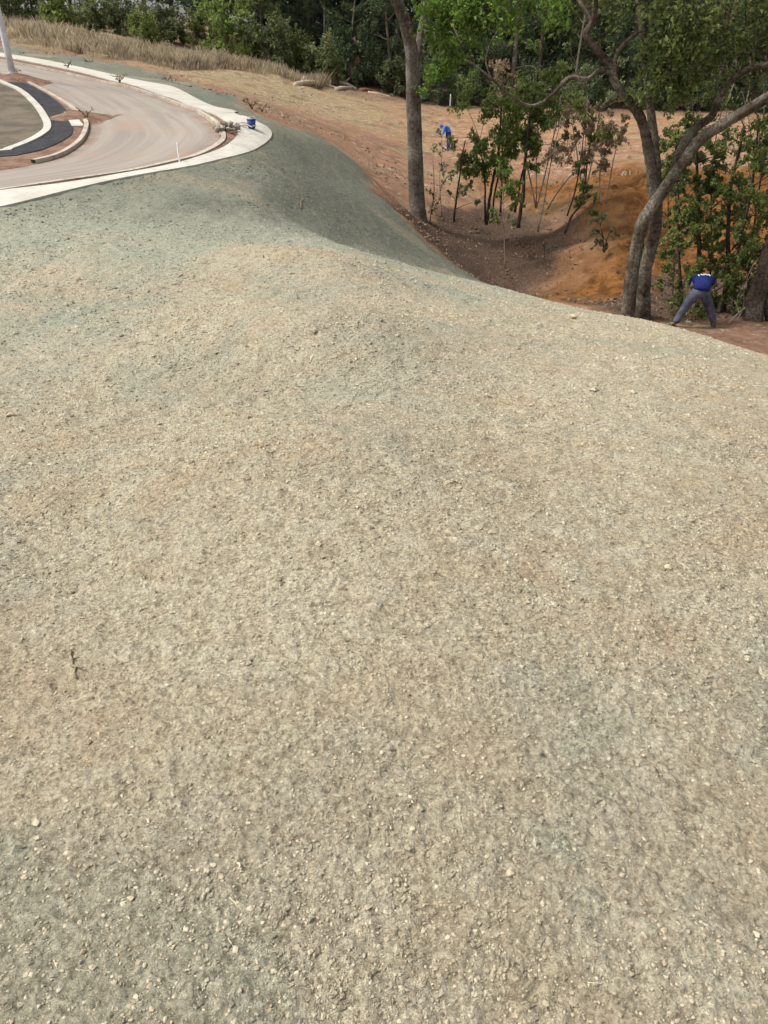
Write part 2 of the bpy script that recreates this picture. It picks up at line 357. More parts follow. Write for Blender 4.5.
M['stone'] = (lambda t: (lambda r: (setattr(r.color_ramp.elements[0], 'color', (.30, .25, .17, 1)), setattr(r.color_ramp.elements[1], 'color', (.50, .45, .335, 1)), t.L(t.isl, r.inputs[0]), t.done(t.mix(t.mapr(t.noise(90, 3), .3, .7, 0, .35), r.outputs[0], (.24, .18, .11)), t.bump(t.noise(120, 3), .003)))[-1])(t.N('ShaderNodeValToRGB')))(NT('pebble', .9, .15))
M['stone_pale'] = noisy('stone_pale', (.30, .25, .165), (.48, .42, .30), 40, .9, .003, 120)
M['wood_pale'] = noisy('cut_wood', (.32, .24, .16), (.52, .43, .32), 4, .85, .005, 30)
M['wood_red'] = noisy('red_wood', (.16, .075, .045), (.27, .13, .08), 4, .9, .01, 20)
M['straw'] = noisy('straw', (.42, .36, .23), (.6, .53, .38), 20, .8, .001, 90)
M['twig'] = noisy('twig', (.16, .12, .075), (.30, .25, .17), 60, .9, .002, 150)
M['galv'] = noisy('galvanised_paint', (.50, .52, .55), (.60, .62, .64), 3, .5, .001, 60, spec=.4)
M['white'] = noisy('white_paint', (.72, .72, .70), (.82, .82, .8), 9, .6, .001, 60)
M['blue_plastic'] = noisy('blue_plastic', (.012, .035, .19), (.02, .05, .26), 9, .4, .001, 60, spec=.5)
M['navy'] = noisy('navy_cloth', (.006, .012, .075), (.012, .022, .13), 6, .85, .006, 18)
M['trouser'] = noisy('slate_trousers', (.042, .043, .065), (.088, .09, .125), 7, .9, .008, 16)
M['sky_cloth'] = noisy('light_blue_cloth', (.05, .16, .50), (.10, .26, .66), 6, .85, .006, 18)
M['violet'] = noisy('indigo_cloth', (.03, .028, .18), (.055, .045, .28), 6, .85, .006, 18)
M['skin'] = noisy('skin', (.20, .10, .06), (.26, .14, .09), 12, .6, .001, 60, spec=.4)
M['hair'] = noisy('hair', (.008, .007, .006), (.02, .017, .014), 60, .7, .003, 120)
M['boot'] = noisy('boot', (.06, .055, .05), (.13, .12, .11), 20, .8, .002, 60)
M['print'] = noisy('white_print', (.7, .7, .7), (.8, .8, .8), 20, .8, .0005, 60)
M['rubble'] = noisy('grey_rubble', (.14, .12, .10), (.32, .28, .23), 6, .95, .01, 30)

# ---------------------------------------------------------------- road plan (traced, then stands in plan at its real place)
def Wp(L, s=8): return catmull([hit(*p)[:3] for p in L], s)
side_out = [(-260, 262), (-120, 232), (0, 208), (73, 190), (146, 174.5), (204, 164), (241, 155), (262, 146), (271.5, 137), (269, 129), (251, 119), (231, 111)]
side_in = [(-260, 234), (-120, 210), (0, 191.5), (73, 182.5), (146, 170), (190, 160), (219, 150), (233, 141), (238, 133), (233, 126), (221, 119), (209, 112.5)]
far_out = [(238, 112.5), (190, 95.5), (146, 82), (73, 66), (0, 53), (-120, 37), (-260, 20)]
far_in = [(214, 114.5), (182, 103), (146, 90), (73, 71), (0, 56.8), (-120, 39.5), (-260, 21.8)]
kerb_out = [(-260, 228), (-120, 208.5), (0, 190), (109, 174), (164, 163), (197, 154.5), (217, 144), (221.5, 133), (208, 117.5), (182, 105), (120, 84.5), (60, 71.5), (0, 59.8), (-120, 42), (-260, 24)]
road_in = [(-260, 196), (-120, 182), (0, 167), (36, 161), (62, 154), (80, 143), (88.5, 130), (88, 120), (75, 107.5), (56, 95.5), (30, 82), (0, 72), (-60, 62), (-120, 52.5), (-260, 34)]
w_side_out = Wp(side_out); w_side_in = Wp(side_in); w_far_out = Wp(far_out); w_far_in = Wp(far_in); w_kerb = Wp(kerb_out); w_rin = Wp(road_in)
plat = np.vstack([w_side_out, w_far_out[1:]])
# ---------------------------------------------------------------- terrain mesh
def zone_polys():
    g = [p[:2] for p in w_side_out[:-6]] + [p[:2] for p in Wp([(272, 131), (285, 129), (300, 130), (340, 148), (370, 182), (400, 213), (440, 254), (478, 279)], 3)]
    for px, py, Y in [(480, 281, 21.5), (535, 298, 19), (600, 312, 17), (633, 319, 15.9), (672, 327, 15.2), (714, 341, 14.2), (768, 360, 13.3), (860, 395, 12)]: g.append(at(px, py, Y)[:2])
    g += [(16, 2), (16, -30), (-30, -30), (-30, 6)]
    return g
GZ = zone_polys()
far_verge = [p[:2] for p in w_far_out] + [p[:2] for p in Wp([(-260, 14), (-120, 29), (0, 47), (73, 58), (146, 73), (200, 88), (240, 104), (275, 124), (268, 130)], 4)]
hollow = [hit(*p)[:2] for p in [(385, 200), (430, 207), (480, 205), (545, 210), (578, 222), (575, 250), (560, 280), (545, 294)]] + [at(535, 298, 21)[:2], at(470, 281, 23)[:2]]
hollow2 = [at(575, 300, 20.5)[:2], at(640, 295, 21.2)[:2], at(660, 280, 22.5)[:2], at(850, 280, 22.5)[:2], at(850, 300, 17.2)[:2], at(740, 322, 17.1)[:2], at(690, 320, 17.4)[:2], at(650, 320, 16.8)[:2], at(600, 312, 17.8)[:2]]  # litter zone behind the forked tree, widened to paint shaded ground dark
orange = [hit(*p)[:2] for p in [(545, 294), (562, 280), (577, 250), (580, 225), (560, 208), (500, 200), (470, 170), (560, 180), (640, 168), (768, 170)]] + [at(900, 172, 32)[:2], at(900, 280, 20)[:2], at(700, 300, 19)[:2], at(560, 300, 20)[:2]]
terrace = [at(640, 320, 16)[:2], at(672, 327, 17.2)[:2], at(768, 322, 17.6)[:2], at(900, 330, 17.6)[:2], at(900, 345, 9)[:2], at(768, 360, 11)[:2], at(700, 341, 13)[:2]]
track = [p[:2] for p in Wp([(-120, 22), (0, 43), (100, 62), (200, 88), (270, 108), (330, 126), (400, 152), (440, 170)], 4)]
def greenness(X, Y, verge=None):
    dist = np.hypot(X, Y)
    green = .20 + .56 * sstep(5, 19, dist) * sstep(9, -5, X) + .34 * sstep(7, 19, Y - X * .6) * sstep(3, -3, X - 1)
    # the steep sprayed face beyond the ridge: darker green
    ridge = [w[:2] for w in Wp([(262, 146), (275, 165), (300, 200), (330, 240)], 3)] + [at(384, 258, 17.6)[:2], at(465, 281, 17.3)[:2], at(500, 281, 20)[:2], (9, 30), (2, 34), (-4, 30), (-4.5, 25)]
    face = sstep(-1.3, .6, poly_sd(X, Y, ridge) + (fbm(X * 2, Y * 2, 31) - .5) * 1.0)
    green = green * (1 - face) + 1.12 * face
    if verge is not None: green = np.maximum(green, 1.0 * sstep(-.2, .3, verge))
    # stripe of greenish pulp in the foreground
    bl_ = [hit(*p)[:2] for p in [(-150, 800), (-20, 825), (90, 850), (190, 890), (270, 950), (330, 1020), (350, 1100), (-200, 1100)]]
    green += .42 * sstep(-.15, .15, poly_sd(X, Y, bl_) + (fbm(X * 6, Y * 6, 43, 3) - .5) * .2) + .15 * sstep(.5, .75, fbm(X * .9 + 4, Y * .35, 41, 3))
    return green
def build_terrain():
    fine = np.arange(-.98, .98, .0030); coarse = np.arange(.98 + .03, 2 * math.pi - .98 - .01, .035)
    th = np.concatenate([fine, coarse]); na = len(th)
    r = [.3]
    while r[-1] < 420:
        q = r[-1]; r.append(q * (1.0075 if q < 3 else 1.0052 if q < 22 else 1.009 if q < 40 else 1.03 if q < 110 else 1.15))
    r = np.array(r); nr = len(r)
    X = r[:, None] * np.sin(th)[None]; Y = r[:, None] * np.cos(th)[None]
    Z = H(X, Y)
    cov = poly_sd(X, Y, [p[:2] for p in plat] + [(-80, 90), (-80, -5)])
    near = poly_sd(X, Y, GZ) + .6 * sstep(0, -6, X) ; verge = poly_sd(X, Y, far_verge)
    hyd = np.maximum(sstep(-.15, .35, near + (fbm(X * 1.3, Y * 1.3, 3) - .5) * 1.2), sstep(-.2, .3, verge + .25 + (fbm(X, Y, 5) - .5) * 1.1))
    hyd = np.where(cov > .4, 0, hyd)
    dist = np.hypot(X, Y)
    green = greenness(X, Y, verge)
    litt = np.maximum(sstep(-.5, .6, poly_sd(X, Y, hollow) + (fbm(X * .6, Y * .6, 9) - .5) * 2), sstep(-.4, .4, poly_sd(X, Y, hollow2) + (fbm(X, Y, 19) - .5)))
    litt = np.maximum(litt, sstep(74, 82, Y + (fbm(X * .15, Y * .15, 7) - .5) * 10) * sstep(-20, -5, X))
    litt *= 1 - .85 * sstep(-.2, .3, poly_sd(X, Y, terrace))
    org = sstep(-2.2, 2.0, poly_sd(X, Y, orange) + (fbm(X * .7, Y * .7, 11, 5) - .5) * 5)
    tx = np.full(X.shape, 1e9)
    for i in range(len(track) - 1):
        a = np.array(track[i]); e = np.array(track[i + 1]) - a; t = np.clip(((X - a[0]) * e[0] + (Y - a[1]) * e[1]) / (e @ e), 0, 1)
        tx = np.minimum(tx, np.hypot(X - a[0] - t * e[0], Y - a[1] - t * e[1]))
    redm = np.maximum(sstep(3.2, .8, tx + (fbm(X * .4, Y * .4, 13) - .5) * 3), sstep(-.2, .2, poly_sd(X, Y, terrace)))
    redm = np.maximum(redm, .5 * sstep(56, 44, Y) * sstep(24, 28, Y))
    straw = sstep(.42, .6, fbm(X * .16, Y * .11, 17)) * sstep(30, 44, Y) * sstep(8, -4, X - (Y - 60) * .2)
    straw = np.maximum(straw, sstep(10, -10, X) * sstep(50, 62, Y))
    # relief: clods near, undulation far; dirt windrows in the field
    lump = (fbm(X * 6, Y * 6, 21, 4) - .45) * .06 * sstep(45, 22, dist) * sstep(.5, 5, dist) + (fbm(X * 28, Y * 28, 23, 3) - .45) * .026 * sstep(13, 5, dist)
    lump += (vnoise(X * 85, Y * 85, 27) - .5) * .006 * sstep(5, 2, dist)
    und = (fbm(X * .9, Y * .9, 25, 3) - .45) * (.16 - .13 * sstep(-1, .5, near)) * sstep(12, 24, dist) * np.where(cov > -1.5, 0, 1) + (fbm(X * .35, Y * .35, 29, 3) - .45) * .12 * sstep(1, 4, dist) * sstep(0, -2, cov)
    rut = (np.abs(vnoise(X * .12, Y * 1.3, 33) - .5)) * .6 * sstep(38, 46, Y) * sstep(1, -2, cov)
    org_r = (fbm(X * 1.4, Y * 1.2, 35, 6) - .45) * 1.1 * org * sstep(20, 24, Y)
    litr = (fbm(X * 1.6, Y * 1.6, 37, 4) - .45) * .25 * litt
    Z = Z + lump + und + rut + org_r + litr - .3 * sstep(.08, .35, cov) - .01 * sstep(-.3, .1, cov)
    V = np.stack([X, Y, Z], -1).reshape(-1, 3); V = np.vstack([V, [[0, 0, ground(0, 0)]]])
    i = np.arange(nr - 1)[:, None] * na; j = np.arange(na)[None]; j2 = (j + 1) % na
    Fq = np.stack([i + j, i + na + j, i + na + j2, i + j2], -1).reshape(-1, 4)
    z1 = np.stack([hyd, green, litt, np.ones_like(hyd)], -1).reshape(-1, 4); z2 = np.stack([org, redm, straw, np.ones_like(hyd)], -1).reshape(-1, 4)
    z1 = np.vstack([z1, [[1, .1, 0, 1]]]); z2 = np.vstack([z2, [[0, 0, 0, 1]]])
    fc = hyd.reshape(-1)[Fq].mean(1) > .5
    jj = np.arange(0, na - 1, 2); cen = np.stack([np.full(len(jj), nr * na), jj, jj + 1, (jj + 2) % na], -1)
    def sub(name, faces):
        u, inv = np.unique(faces, return_inverse=True); me = np_mesh(name, V[u], inv.reshape(faces.shape))
        for nm, zz in (('zone', z1), ('zone2', z2)):
            at_ = me.attributes.new(nm, 'FLOAT_COLOR', 'POINT'); at_.data.foreach_set('color', zz[u].astype(np.float32).ravel())
        o = link(name, me, M['soil'], smooth=True); return tag(o, kind='structure')
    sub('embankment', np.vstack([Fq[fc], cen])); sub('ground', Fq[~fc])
build_terrain()

# ---------------------------------------------------------------- road, kerbs, sidewalk
def resamp(P, m):
    d = np.concatenate([[0], np.cumsum(np.linalg.norm(np.diff(P[:, :2], axis=0), axis=1))]); t = np.linspace(0, d[-1], m)
    return np.stack([np.interp(t, d, P[:, k]) for k in range(P.shape[1])], 1)
def strip(name, A_, B_, lift, mat, rows=6, thick=0., uvw=None, parent=None, kind=None, jag=0, sagf=None):
    m = len(A_); g = []
    for k in range(rows + 1):
        t = k / rows; p = A_[:, :2] * (1 - t) + B_[:, :2] * t; g.append(np.column_stack([p, H(p[:, 0], p[:, 1]) + lift + (sagf(t) if sagf else 0)]))
    if thick:
        a0 = g[0].copy(); a0[:, 2] -= thick; b0 = g[-1].copy(); b0[:, 2] -= thick; g = [a0] + g + [b0]
    G = np.array(g); K = len(G)
    f = [[k * m + i, k * m + i + 1, (k + 1) * m + i + 1, (k + 1) * m + i] for k in range(K - 1) for i in range(m - 1)]
    if thick: f += [[k * m, (k + 1) * m, (K - 2 - k) * m, (K - 1 - k) * m] for k in range(0)]
    me = np_mesh(name, G.reshape(-1, 3), f)
    if uvw:
        L_ = np.concatenate([[0], np.cumsum(np.linalg.norm(np.diff(A_[:, :2], axis=0), axis=1))])
        uv = me.uv_layers.new(name='UVMap'); vi = np.zeros(len(me.loops), np.int32); me.loops.foreach_get('vertex_index', vi)
        kk = vi // m; ii = vi % m; uv.data.foreach_set('uv', np.column_stack([L_[ii], kk / (K - 1) * uvw]).astype(np.float32).ravel())
    o = link(name, me, mat, parent, smooth=not thick)
    if kind: o['kind'] = kind
    return o
m_ = 15 * 8 - 7
strip('road', w_kerb, w_rin, -.06, M['road'], 20, uvw=8, kind='structure')
strip('sidewalk', w_side_out, w_side_in, .025, M['concrete'], 4, .35, kind='structure')
strip('sidewalk', w_far_out, w_far_in, .03, M['concrete'], 4, .35, kind='structure')
def offset(P, d):
    t = np.gradient(P[:, :2], axis=0); t /= np.linalg.norm(t, axis=1)[:, None]; q = P.copy(); q[:, 0] -= t[:, 1] * d; q[:, 1] += t[:, 0] * d; return q
# kerb strips (box section) along the road
kp = resamp(w_kerb, 400)
strip('kerb', offset(kp, .02), offset(kp, -.10), .03, M['kerb'], 1, .35, kind='structure')
# red soil between kerb and sidewalk
si = np.vstack([w_side_in, w_far_in]); 
strip('verge_soil', resamp(offset(w_kerb, -.12), 300), resamp(np.vstack([w_side_in, w_far_in[1:]]), 300), .0, M['redsoil'], 4, kind='structure')
ki = resamp(w_rin[8 * 3:8 * 11], 160)
strip('kerb', offset(ki, .02), offset(ki, .14), .03, M['kerb'], 1, .3, kind='structure')
# island
path_out = [(-260, 168), (-120, 163), (0, 157), (22, 154.5), (45, 149), (66, 139), (73, 129), (66, 110), (52, 98), (31, 85.5), (8, 78), (-40, 66), (-120, 55)]
path_in = [(-260, 163), (-120, 158), (0, 152.5), (14, 149.5), (33, 142), (46, 134.5), (51.5, 128), (49, 119), (40, 106), (24, 91.5), (0, 80.5), (-40, 70), (-120, 60)]
wpo = Wp(path_out); wpi = Wp(path_in)
strip('island_soil', resamp(w_rin, 200), resamp(np.vstack([wpo[:-8], Wp([(-80, 61), (-120, 55.5), (-260, 38)])]), 200), .0, M['redsoil'], 4, kind='structure', sagf=lambda t: -.055 * (1 - t))
strip('footpath', wpo, wpi, .015, M['asphalt'], 5, kind='structure')
ik = resamp(wpi, 260)
strip('kerb', ik, offset(ik, .2), .045, M['concrete'], 1, .25, kind='structure')
cen = np.array([hit(-60, 112)] * len(wpi)); cen = cen + (wpi - wpi.mean(0)) * .02
strip('island_lawn', wpi, cen, .0, M['lawn'], 12, kind='structure')
strip('apron_slab', Wp([(72, 127), (84, 126.5)], 4), Wp([(64, 113), (72, 112)], 4), .03, M['concrete'], 2, .2, kind='structure')

exec_part2 = True
# ---------------------------------------------------------------- loose pebbles (uncountable) and a few single stones
ICO_V = np.array([[0, 0, 1], [.894, 0, .447], [.276, .851, .447], [-.724, .526, .447], [-.724, -.526, .447], [.276, -.851, .447],
                  [.724, .526, -.447], [-.276, .851, -.447], [-.894, 0, -.447], [-.276, -.851, -.447], [.724, -.526, -.447], [0, 0, -1]])
ICO_F = np.array([[0, 1, 2], [0, 2, 3], [0, 3, 4], [0, 4, 5], [0, 5, 1], [1, 6, 2], [2, 7, 3], [3, 8, 4], [4, 9, 5], [5, 10, 1],
                  [2, 6, 7], [3, 7, 8], [4, 8, 9], [5, 9, 10], [1, 10, 6], [6, 11, 7], [7, 11, 8], [8, 11, 9], [9, 11, 10], [10, 11, 6]])
def rocks(P, S, q, flat=.6):
    m = len(P); v = ICO_V[None] * (.65 + .7 * q.random((m, 12, 1))) * np.stack([.7 + .6 * q.random(m), .7 + .6 * q.random(m), flat * (.6 + .8 * q.random(m))], -1)[:, None]
    a = q.random(m) * 6.28; ca, sa = np.cos(a)[:, None], np.sin(a)[:, None]
    v = np.stack([v[..., 0] * ca - v[..., 1] * sa, v[..., 0] * sa + v[..., 1] * ca, v[..., 2]], -1) * S[:, None, None] + P[:, None]
    f = ICO_F[None] + (np.arange(m) * 12)[:, None, None]
    return v.reshape(-1, 3), f.reshape(-1, 3)
def gz(x, y):
    """ground height with the same clods the terrain mesh carries"""
    d = np.hypot(x, y)
    lump = (fbm(x * 6, y * 6, 21, 4) - .45) * .06 * sstep(45, 22, d) * sstep(.5, 5, d) + (fbm(x * 28, y * 28, 23, 3) - .45) * .026 * sstep(13, 5, d)
    und = (fbm(x * .35, y * .35, 29, 3) - .45) * .12 * sstep(1, 4, d) + (fbm(x * .9, y * .9, 25, 3) - .45) * .03 * sstep(12, 24, d)
    return H(x, y) + lump + und
def pebbles(N, seed, smin, sig):
    q = np.random.default_rng(seed)
    r = .45 * (19 / .45) ** (q.random(N) ** .85); a = (q.random(N) - .5) * 2.1
    x = r * np.sin(a); y = r * np.cos(a)
    dn = fbm(x * 1.7, y * 1.7, 51, 3); keep = (q.random(N) < sstep(.25, .6, dn) * .6 + .4) & (poly_sd(x, y, GZ) > .3)
    x, y, r = x[keep], y[keep], r[keep]
    D = np.hypot(r, 1.8)
    S = np.minimum(np.maximum(smin * np.exp(q.normal(size=len(x)) * sig), D * .0007), .0062)
    return rocks(np.column_stack([x, y, gz(x, y) + S * .15]), S, q)
v, f = pebbles(100000, 5, .0017, .55)
tag(link('gravel', np_mesh('gravel', v, f), M['stone'], smooth=False), 'loose tan gravel strewn over the sprayed slope', 'gravel', kind='stuff')
OCT_V = np.array([[1, 0, 0], [-1, 0, 0], [0, 1, 0], [0, -1, 0], [0, 0, 1], [0, 0, -1.]]); OCT_F = np.array([[0, 2, 4], [2, 1, 4], [1, 3, 4], [3, 0, 4], [2, 0, 5], [1, 2, 5], [3, 1, 5], [0, 3, 5]])
def clods(N, seed):
    q = np.random.default_rng(seed); rr = .5 * (24 / .5) ** (q.random(N) ** .95); a = (q.random(N) - .5) * 1.9; x = rr * np.sin(a); y = rr * np.cos(a)
    pat = fbm(x * 1.1, y * 1.1, 77, 4); keep = (poly_sd(x, y, GZ) > .15) & (q.random(N) < .25 + .9 * sstep(.3, .65, pat)) & (poly_sd(x, y, [p[:2] for p in plat] + [(-80, 90), (-80, -5)]) < -.1)
    keep &= q.random(N) < .16 + .84 * sstep(1.2, 3.6, rr)
    BLP = [hit(*p)[:2] for p in [(-150, 800), (-20, 825), (90, 850), (190, 890), (270, 950), (330, 1020), (350, 1100), (-200, 1100)]]
    keep &= (poly_sd(x, y, BLP) < .05) | (q.random(N) < .35)
    x, y, rr = x[keep], y[keep], rr[keep]; m_ = len(x); D = np.hypot(rr, 2.)
    S = np.clip(.0022 * np.exp(q.normal(size=m_) * .5) + np.minimum(D, 11) * .0011 * np.exp(q.normal(size=m_) * .45), 0, .04)
    v = OCT_V[None] * (.55 + .8 * q.random((m_, 6, 1))) + q.normal(size=(m_, 6, 3)) * .18; v[..., 2] *= .5
    v = v * S[:, None, None] + np.column_stack([x, y, gz(x, y) + S * .1])[:, None]
    me = np_mesh('clods', v.reshape(-1, 3), (OCT_F[None] + (np.arange(m_) * 6)[:, None, None]).reshape(-1, 3))
    g = greenness(x, y); one = np.ones(m_); zr = np.zeros(m_)
    for nm, z in (('zone', np.stack([one, g, zr, one], -1)), ('zone2', np.stack([zr, zr, zr, one], -1))):
        at_ = me.attributes.new(nm, 'FLOAT_COLOR', 'POINT'); at_.data.foreach_set('color', np.repeat(z, 6, 0).astype(np.float32).ravel())
    tag(link('clods', me, M['clod']), 'small crumbly clods of sprayed soil covering the near slope', 'clods', kind='stuff')
clods(230000, 9)
def sone(px, py, s, label, mat='stone_pale', flat=.7, group='single stones lying on the near slope'):
    s *= .85
    p = hit(px, py); q = np.random.default_rng(int(px * 7 + py)); z = float(gz(p[0], p[1])[0])
    v, f = rocks(np.array([[0, 0, 0.]]), np.array([s]), q, flat)
    o = link('stone', np_mesh('stone', v, f), M[mat], smooth=False)
    bv = o.modifiers.new('round', 'BEVEL'); bv.width = s * .07; bv.segments = 1
    o.location = (p[0], p[1], z + s * .25); tag(o, label, 'stone', group)
for a in [(66, 305, .035, 'small pale stone alone on the green slope, left of all others near the sidewalk'),
          (121, 258, .04, 'small pale stone nearest to the sidewalk on the greenish slope'),
          (11, 414, .035, 'ochre stone at the left edge of the slope at mid height of the photo'),
          (573, 318, .085, 'flat pale stone lying near the slope crest left of the forked tree'),
          (540, 328, .04, 'dark flat stone just below the flat pale stone near the crest'),
          (669, 567, .022, 'pale stone out on the open right half of the slope'),
          (763, 451, .022, 'small black stone at the right edge of the slope'),
          (553, 626, .009, 'dark pebble in the greyish patch right of centre'),
          (68, 854, .012, 'rounded tan stone in the bottom left corner area, on the grey patch border'),
          (36, 824, .012, 'cream wedge shaped stone near the lower left edge'),
          (149, 982, .008, 'whitish pebble in the grey patch along the bottom edge, left half'),
          (26, 976, .007, 'white pebble closest to the bottom left corner'),
          (510, 874, .013, 'brown rounded stone alone in the lower right quarter'),
          (756, 934, .013, 'pale flat stone at the lower right edge'),
          (644, 937, .010, 'cream stone left of the pale flat stone at lower right'),
          (664, 931, .008, 'narrow white stone chip in the lower right quarter')]:
    sone(*a[:3], a[3], 'rubble' if 'dark' in a[3] or 'black' in a[3] else 'stone_pale', .7)
def twig(px0, py0, px1, py1, r, label, mat='twig', name='twig', fork=False):
    a = hit(px0, py0); b = hit(px1, py1); m = MB(); q = np.random.default_rng(int(px0 + py0))
    pts = np.linspace(a, b, 7); pts[:, 2] = gz(pts[:, 0], pts[:, 1]).clip(min(a[2], b[2]) - .1) + r * 1.2; pts[:, 2] = np.maximum(pts[:, 2], np.linspace(pts[0, 2], pts[-1, 2], 7)); pts[:, :2] += q.normal(size=(7, 2)) * r * .8
    o0 = pts[0].copy(); m.tube(pts - o0, np.linspace(r, r * .5, 7), 6, .2, 3)
    if fork: m.tube(np.array([pts[3], pts[3] + (pts[5] - pts[3]) * .6 + [r * 6, 0, r * 2]]) - o0, [r * .7, r * .3], 6)
    o = m.build(name, M[mat], smooth=True); o.location = o0; tag(o, label, name)
twig(70, 652, 76, 680, .0065, 'brown forked twig lying upright on the left side of the slope', fork=True)
twig(230, 898, 243, 912, .0012, 'thin dry straw lying slanted above the other straws at lower left', 'straw', 'straw')
twig(229, 937, 237, 954, .0012, 'thin pale straw on the brown border of the grey patch', 'straw', 'straw')
twig(76, 970, 93, 972, .0014, 'short horizontal white straw in the grey patch at the bottom left', 'straw', 'straw')
twig(54, 960, 57, 969, .0012, 'tiny upright straw left of the horizontal one at bottom left', 'straw', 'straw')
twig(587, 983, 603, 983, .0013, 'short horizontal straw near the bottom edge, right half', 'straw', 'straw')
twig(239, 865, 241, 874, .003, 'short thick straw stub at lower left', 'straw', 'straw')
twig(300, 208, 302, 199, .012, 'small dark stick standing on the green slope ridge')
twig(201, 706, 215, 703, .0014, 'thin dark twig left of centre on the tan soil')
twig(606, 857, 622, 860, .0013, 'pale straw half buried in the lower right quarter', 'straw', 'straw')

# ---------------------------------------------------------------- roadside things
b = hit(13.5, 77); lp = thing('street_lamp', b, 'tall slim pale grey pole rising from the red soil at the traffic island', 'pole')
m = MB(); top = np.array([-.02, .0, 8.0]); m.tube(np.linspace([0, 0, 0], top, 9), np.linspace(.125, .07, 9), 16); m.build('pole', M['galv'], lp, True)
m = MB(); m.box((0, 0, .02), (.4, .4, .04)); m.tube([[0, 0, .03], [0, 0, .16]], [.17, .16], 16); m.build('base_plate', M['galv'], lp)
m = MB(); m.tube([[0, 0, 7.9], [.2, .3, 8.3], [.9, 1.1, 8.55], [1.3, 1.6, 8.6]], [.05, .045, .04, .04], 10); m.build('arm', M['galv'], lp, True)
m = MB(); m.tube([[1.25, 1.55, 8.6], [1.5, 1.85, 8.63], [1.75, 2.15, 8.62]], [.07, .14, .06], 10); m.build('lamp_head', M['galv'], lp, True)
def stake(px, py, h, r, mat, label, grp=None):
    p = hit(px, py); s_ = MB(); s_.tube([[0, 0, -.05], [0, 0, h * .5], [.004, 0, h]], [r, r, r * .95], 8); s_.tube([[.004, 0, h], [.004, 0, h + r]], [r * .95, r * .2], 8)
    o = s_.build('marker_stake', mat); o.location = p; tag(o, label, 'stake', grp)
stake(179.7, 163, .40, .018, M['white'], 'thin white survey stake standing at the near kerb of the road bend')
stake(450, 107, 1.0, .07, M['white'], 'short white marker post at the edge of the far wood above the blue worker')
# bucket
p = hit(252, 129.5); bk = thing('bucket', p + np.array([0, 0, .03]), 'small blue bucket on the concrete tip of the sidewalk', 'bucket')
m = MB(); m.tube([[0, 0, 0], [0, 0, .1], [0, 0, .3]], [.13, .145, .17], 20); m.build('body', M['blue_plastic'], bk, True)
m = MB(); m.tube([[0, 0, .29], [0, 0, .315]], [.18, .18], 20); m.build('rim', M['blue_plastic'], bk, True)
m = MB(); a = np.linspace(0, math.pi, 9); m.tube(np.column_stack([.17 * np.cos(a), .1 * np.sin(a), .3 + .1 * np.sin(a)]), .006, 6); m.build('handle', M['galv'], bk, True)
bk.scale = (.72,) * 3
# broken slab lying on the rubble by the kerb + rubble heap
p = hit(226, 130); q = np.random.default_rng(3)
cn = ['near the road', 'on the kerb side', 'beside the tilted slab', 'on top of the heap', 'toward the blue bucket', 'at the left end', 'half under the slab', 'at the foot of the heap', 'in the middle', 'at the right end', 'on the far side', 'against the kerb']
for k in range(12):
    ox, oy = (k % 4 - 1.5) * .16 + q.normal() * .05, (k // 4 - 1) * .25 + q.normal() * .06
    S_ = .06 + .035 * q.random(); v, f = rocks(np.array([[0, 0, 0.]]), np.array([S_]), q, .8); o = link('rubble_chunk', np_mesh('rubble_chunk', v, f), M['rubble'])
    o.location = p + np.array([ox, oy, .05 + (.10 if k in (5, 6) else 0)]); tag(o, 'grey broken concrete chunk %s, beside the sidewalk tip' % cn[k], 'rubble', 'broken concrete chunks beside the sidewalk tip')
m = MB(); m.box((0, 0, 0), (.42, .26, .045), .7, -.25); o = m.build('broken_slab', M['kerb']); o.location = p + np.array([-.03, .05, .13]); tag(o, 'tilted broken concrete slab lying on the grey chunks by the sidewalk tip', 'slab')
p = hit(243, 129); m = MB(); m.tube([[-.35, -.2, .07], [0, 0, .16], [.25, .3, .08]], [.012, .012, .012], 6); m.tube([[-.1, .2, .07], [.1, -.1, .13], [.3, -.3, .07]], [.012] * 3, 6); m.tube([[-.3, .15, .07], [.35, .1, .07]], [.018, .018], 6)
o = m.build('wood_scraps', M['wood_pale']); o.location = p; tag(o, 'pale wood scraps lying between the rubble heap and blue bucket', 'wood scrap')
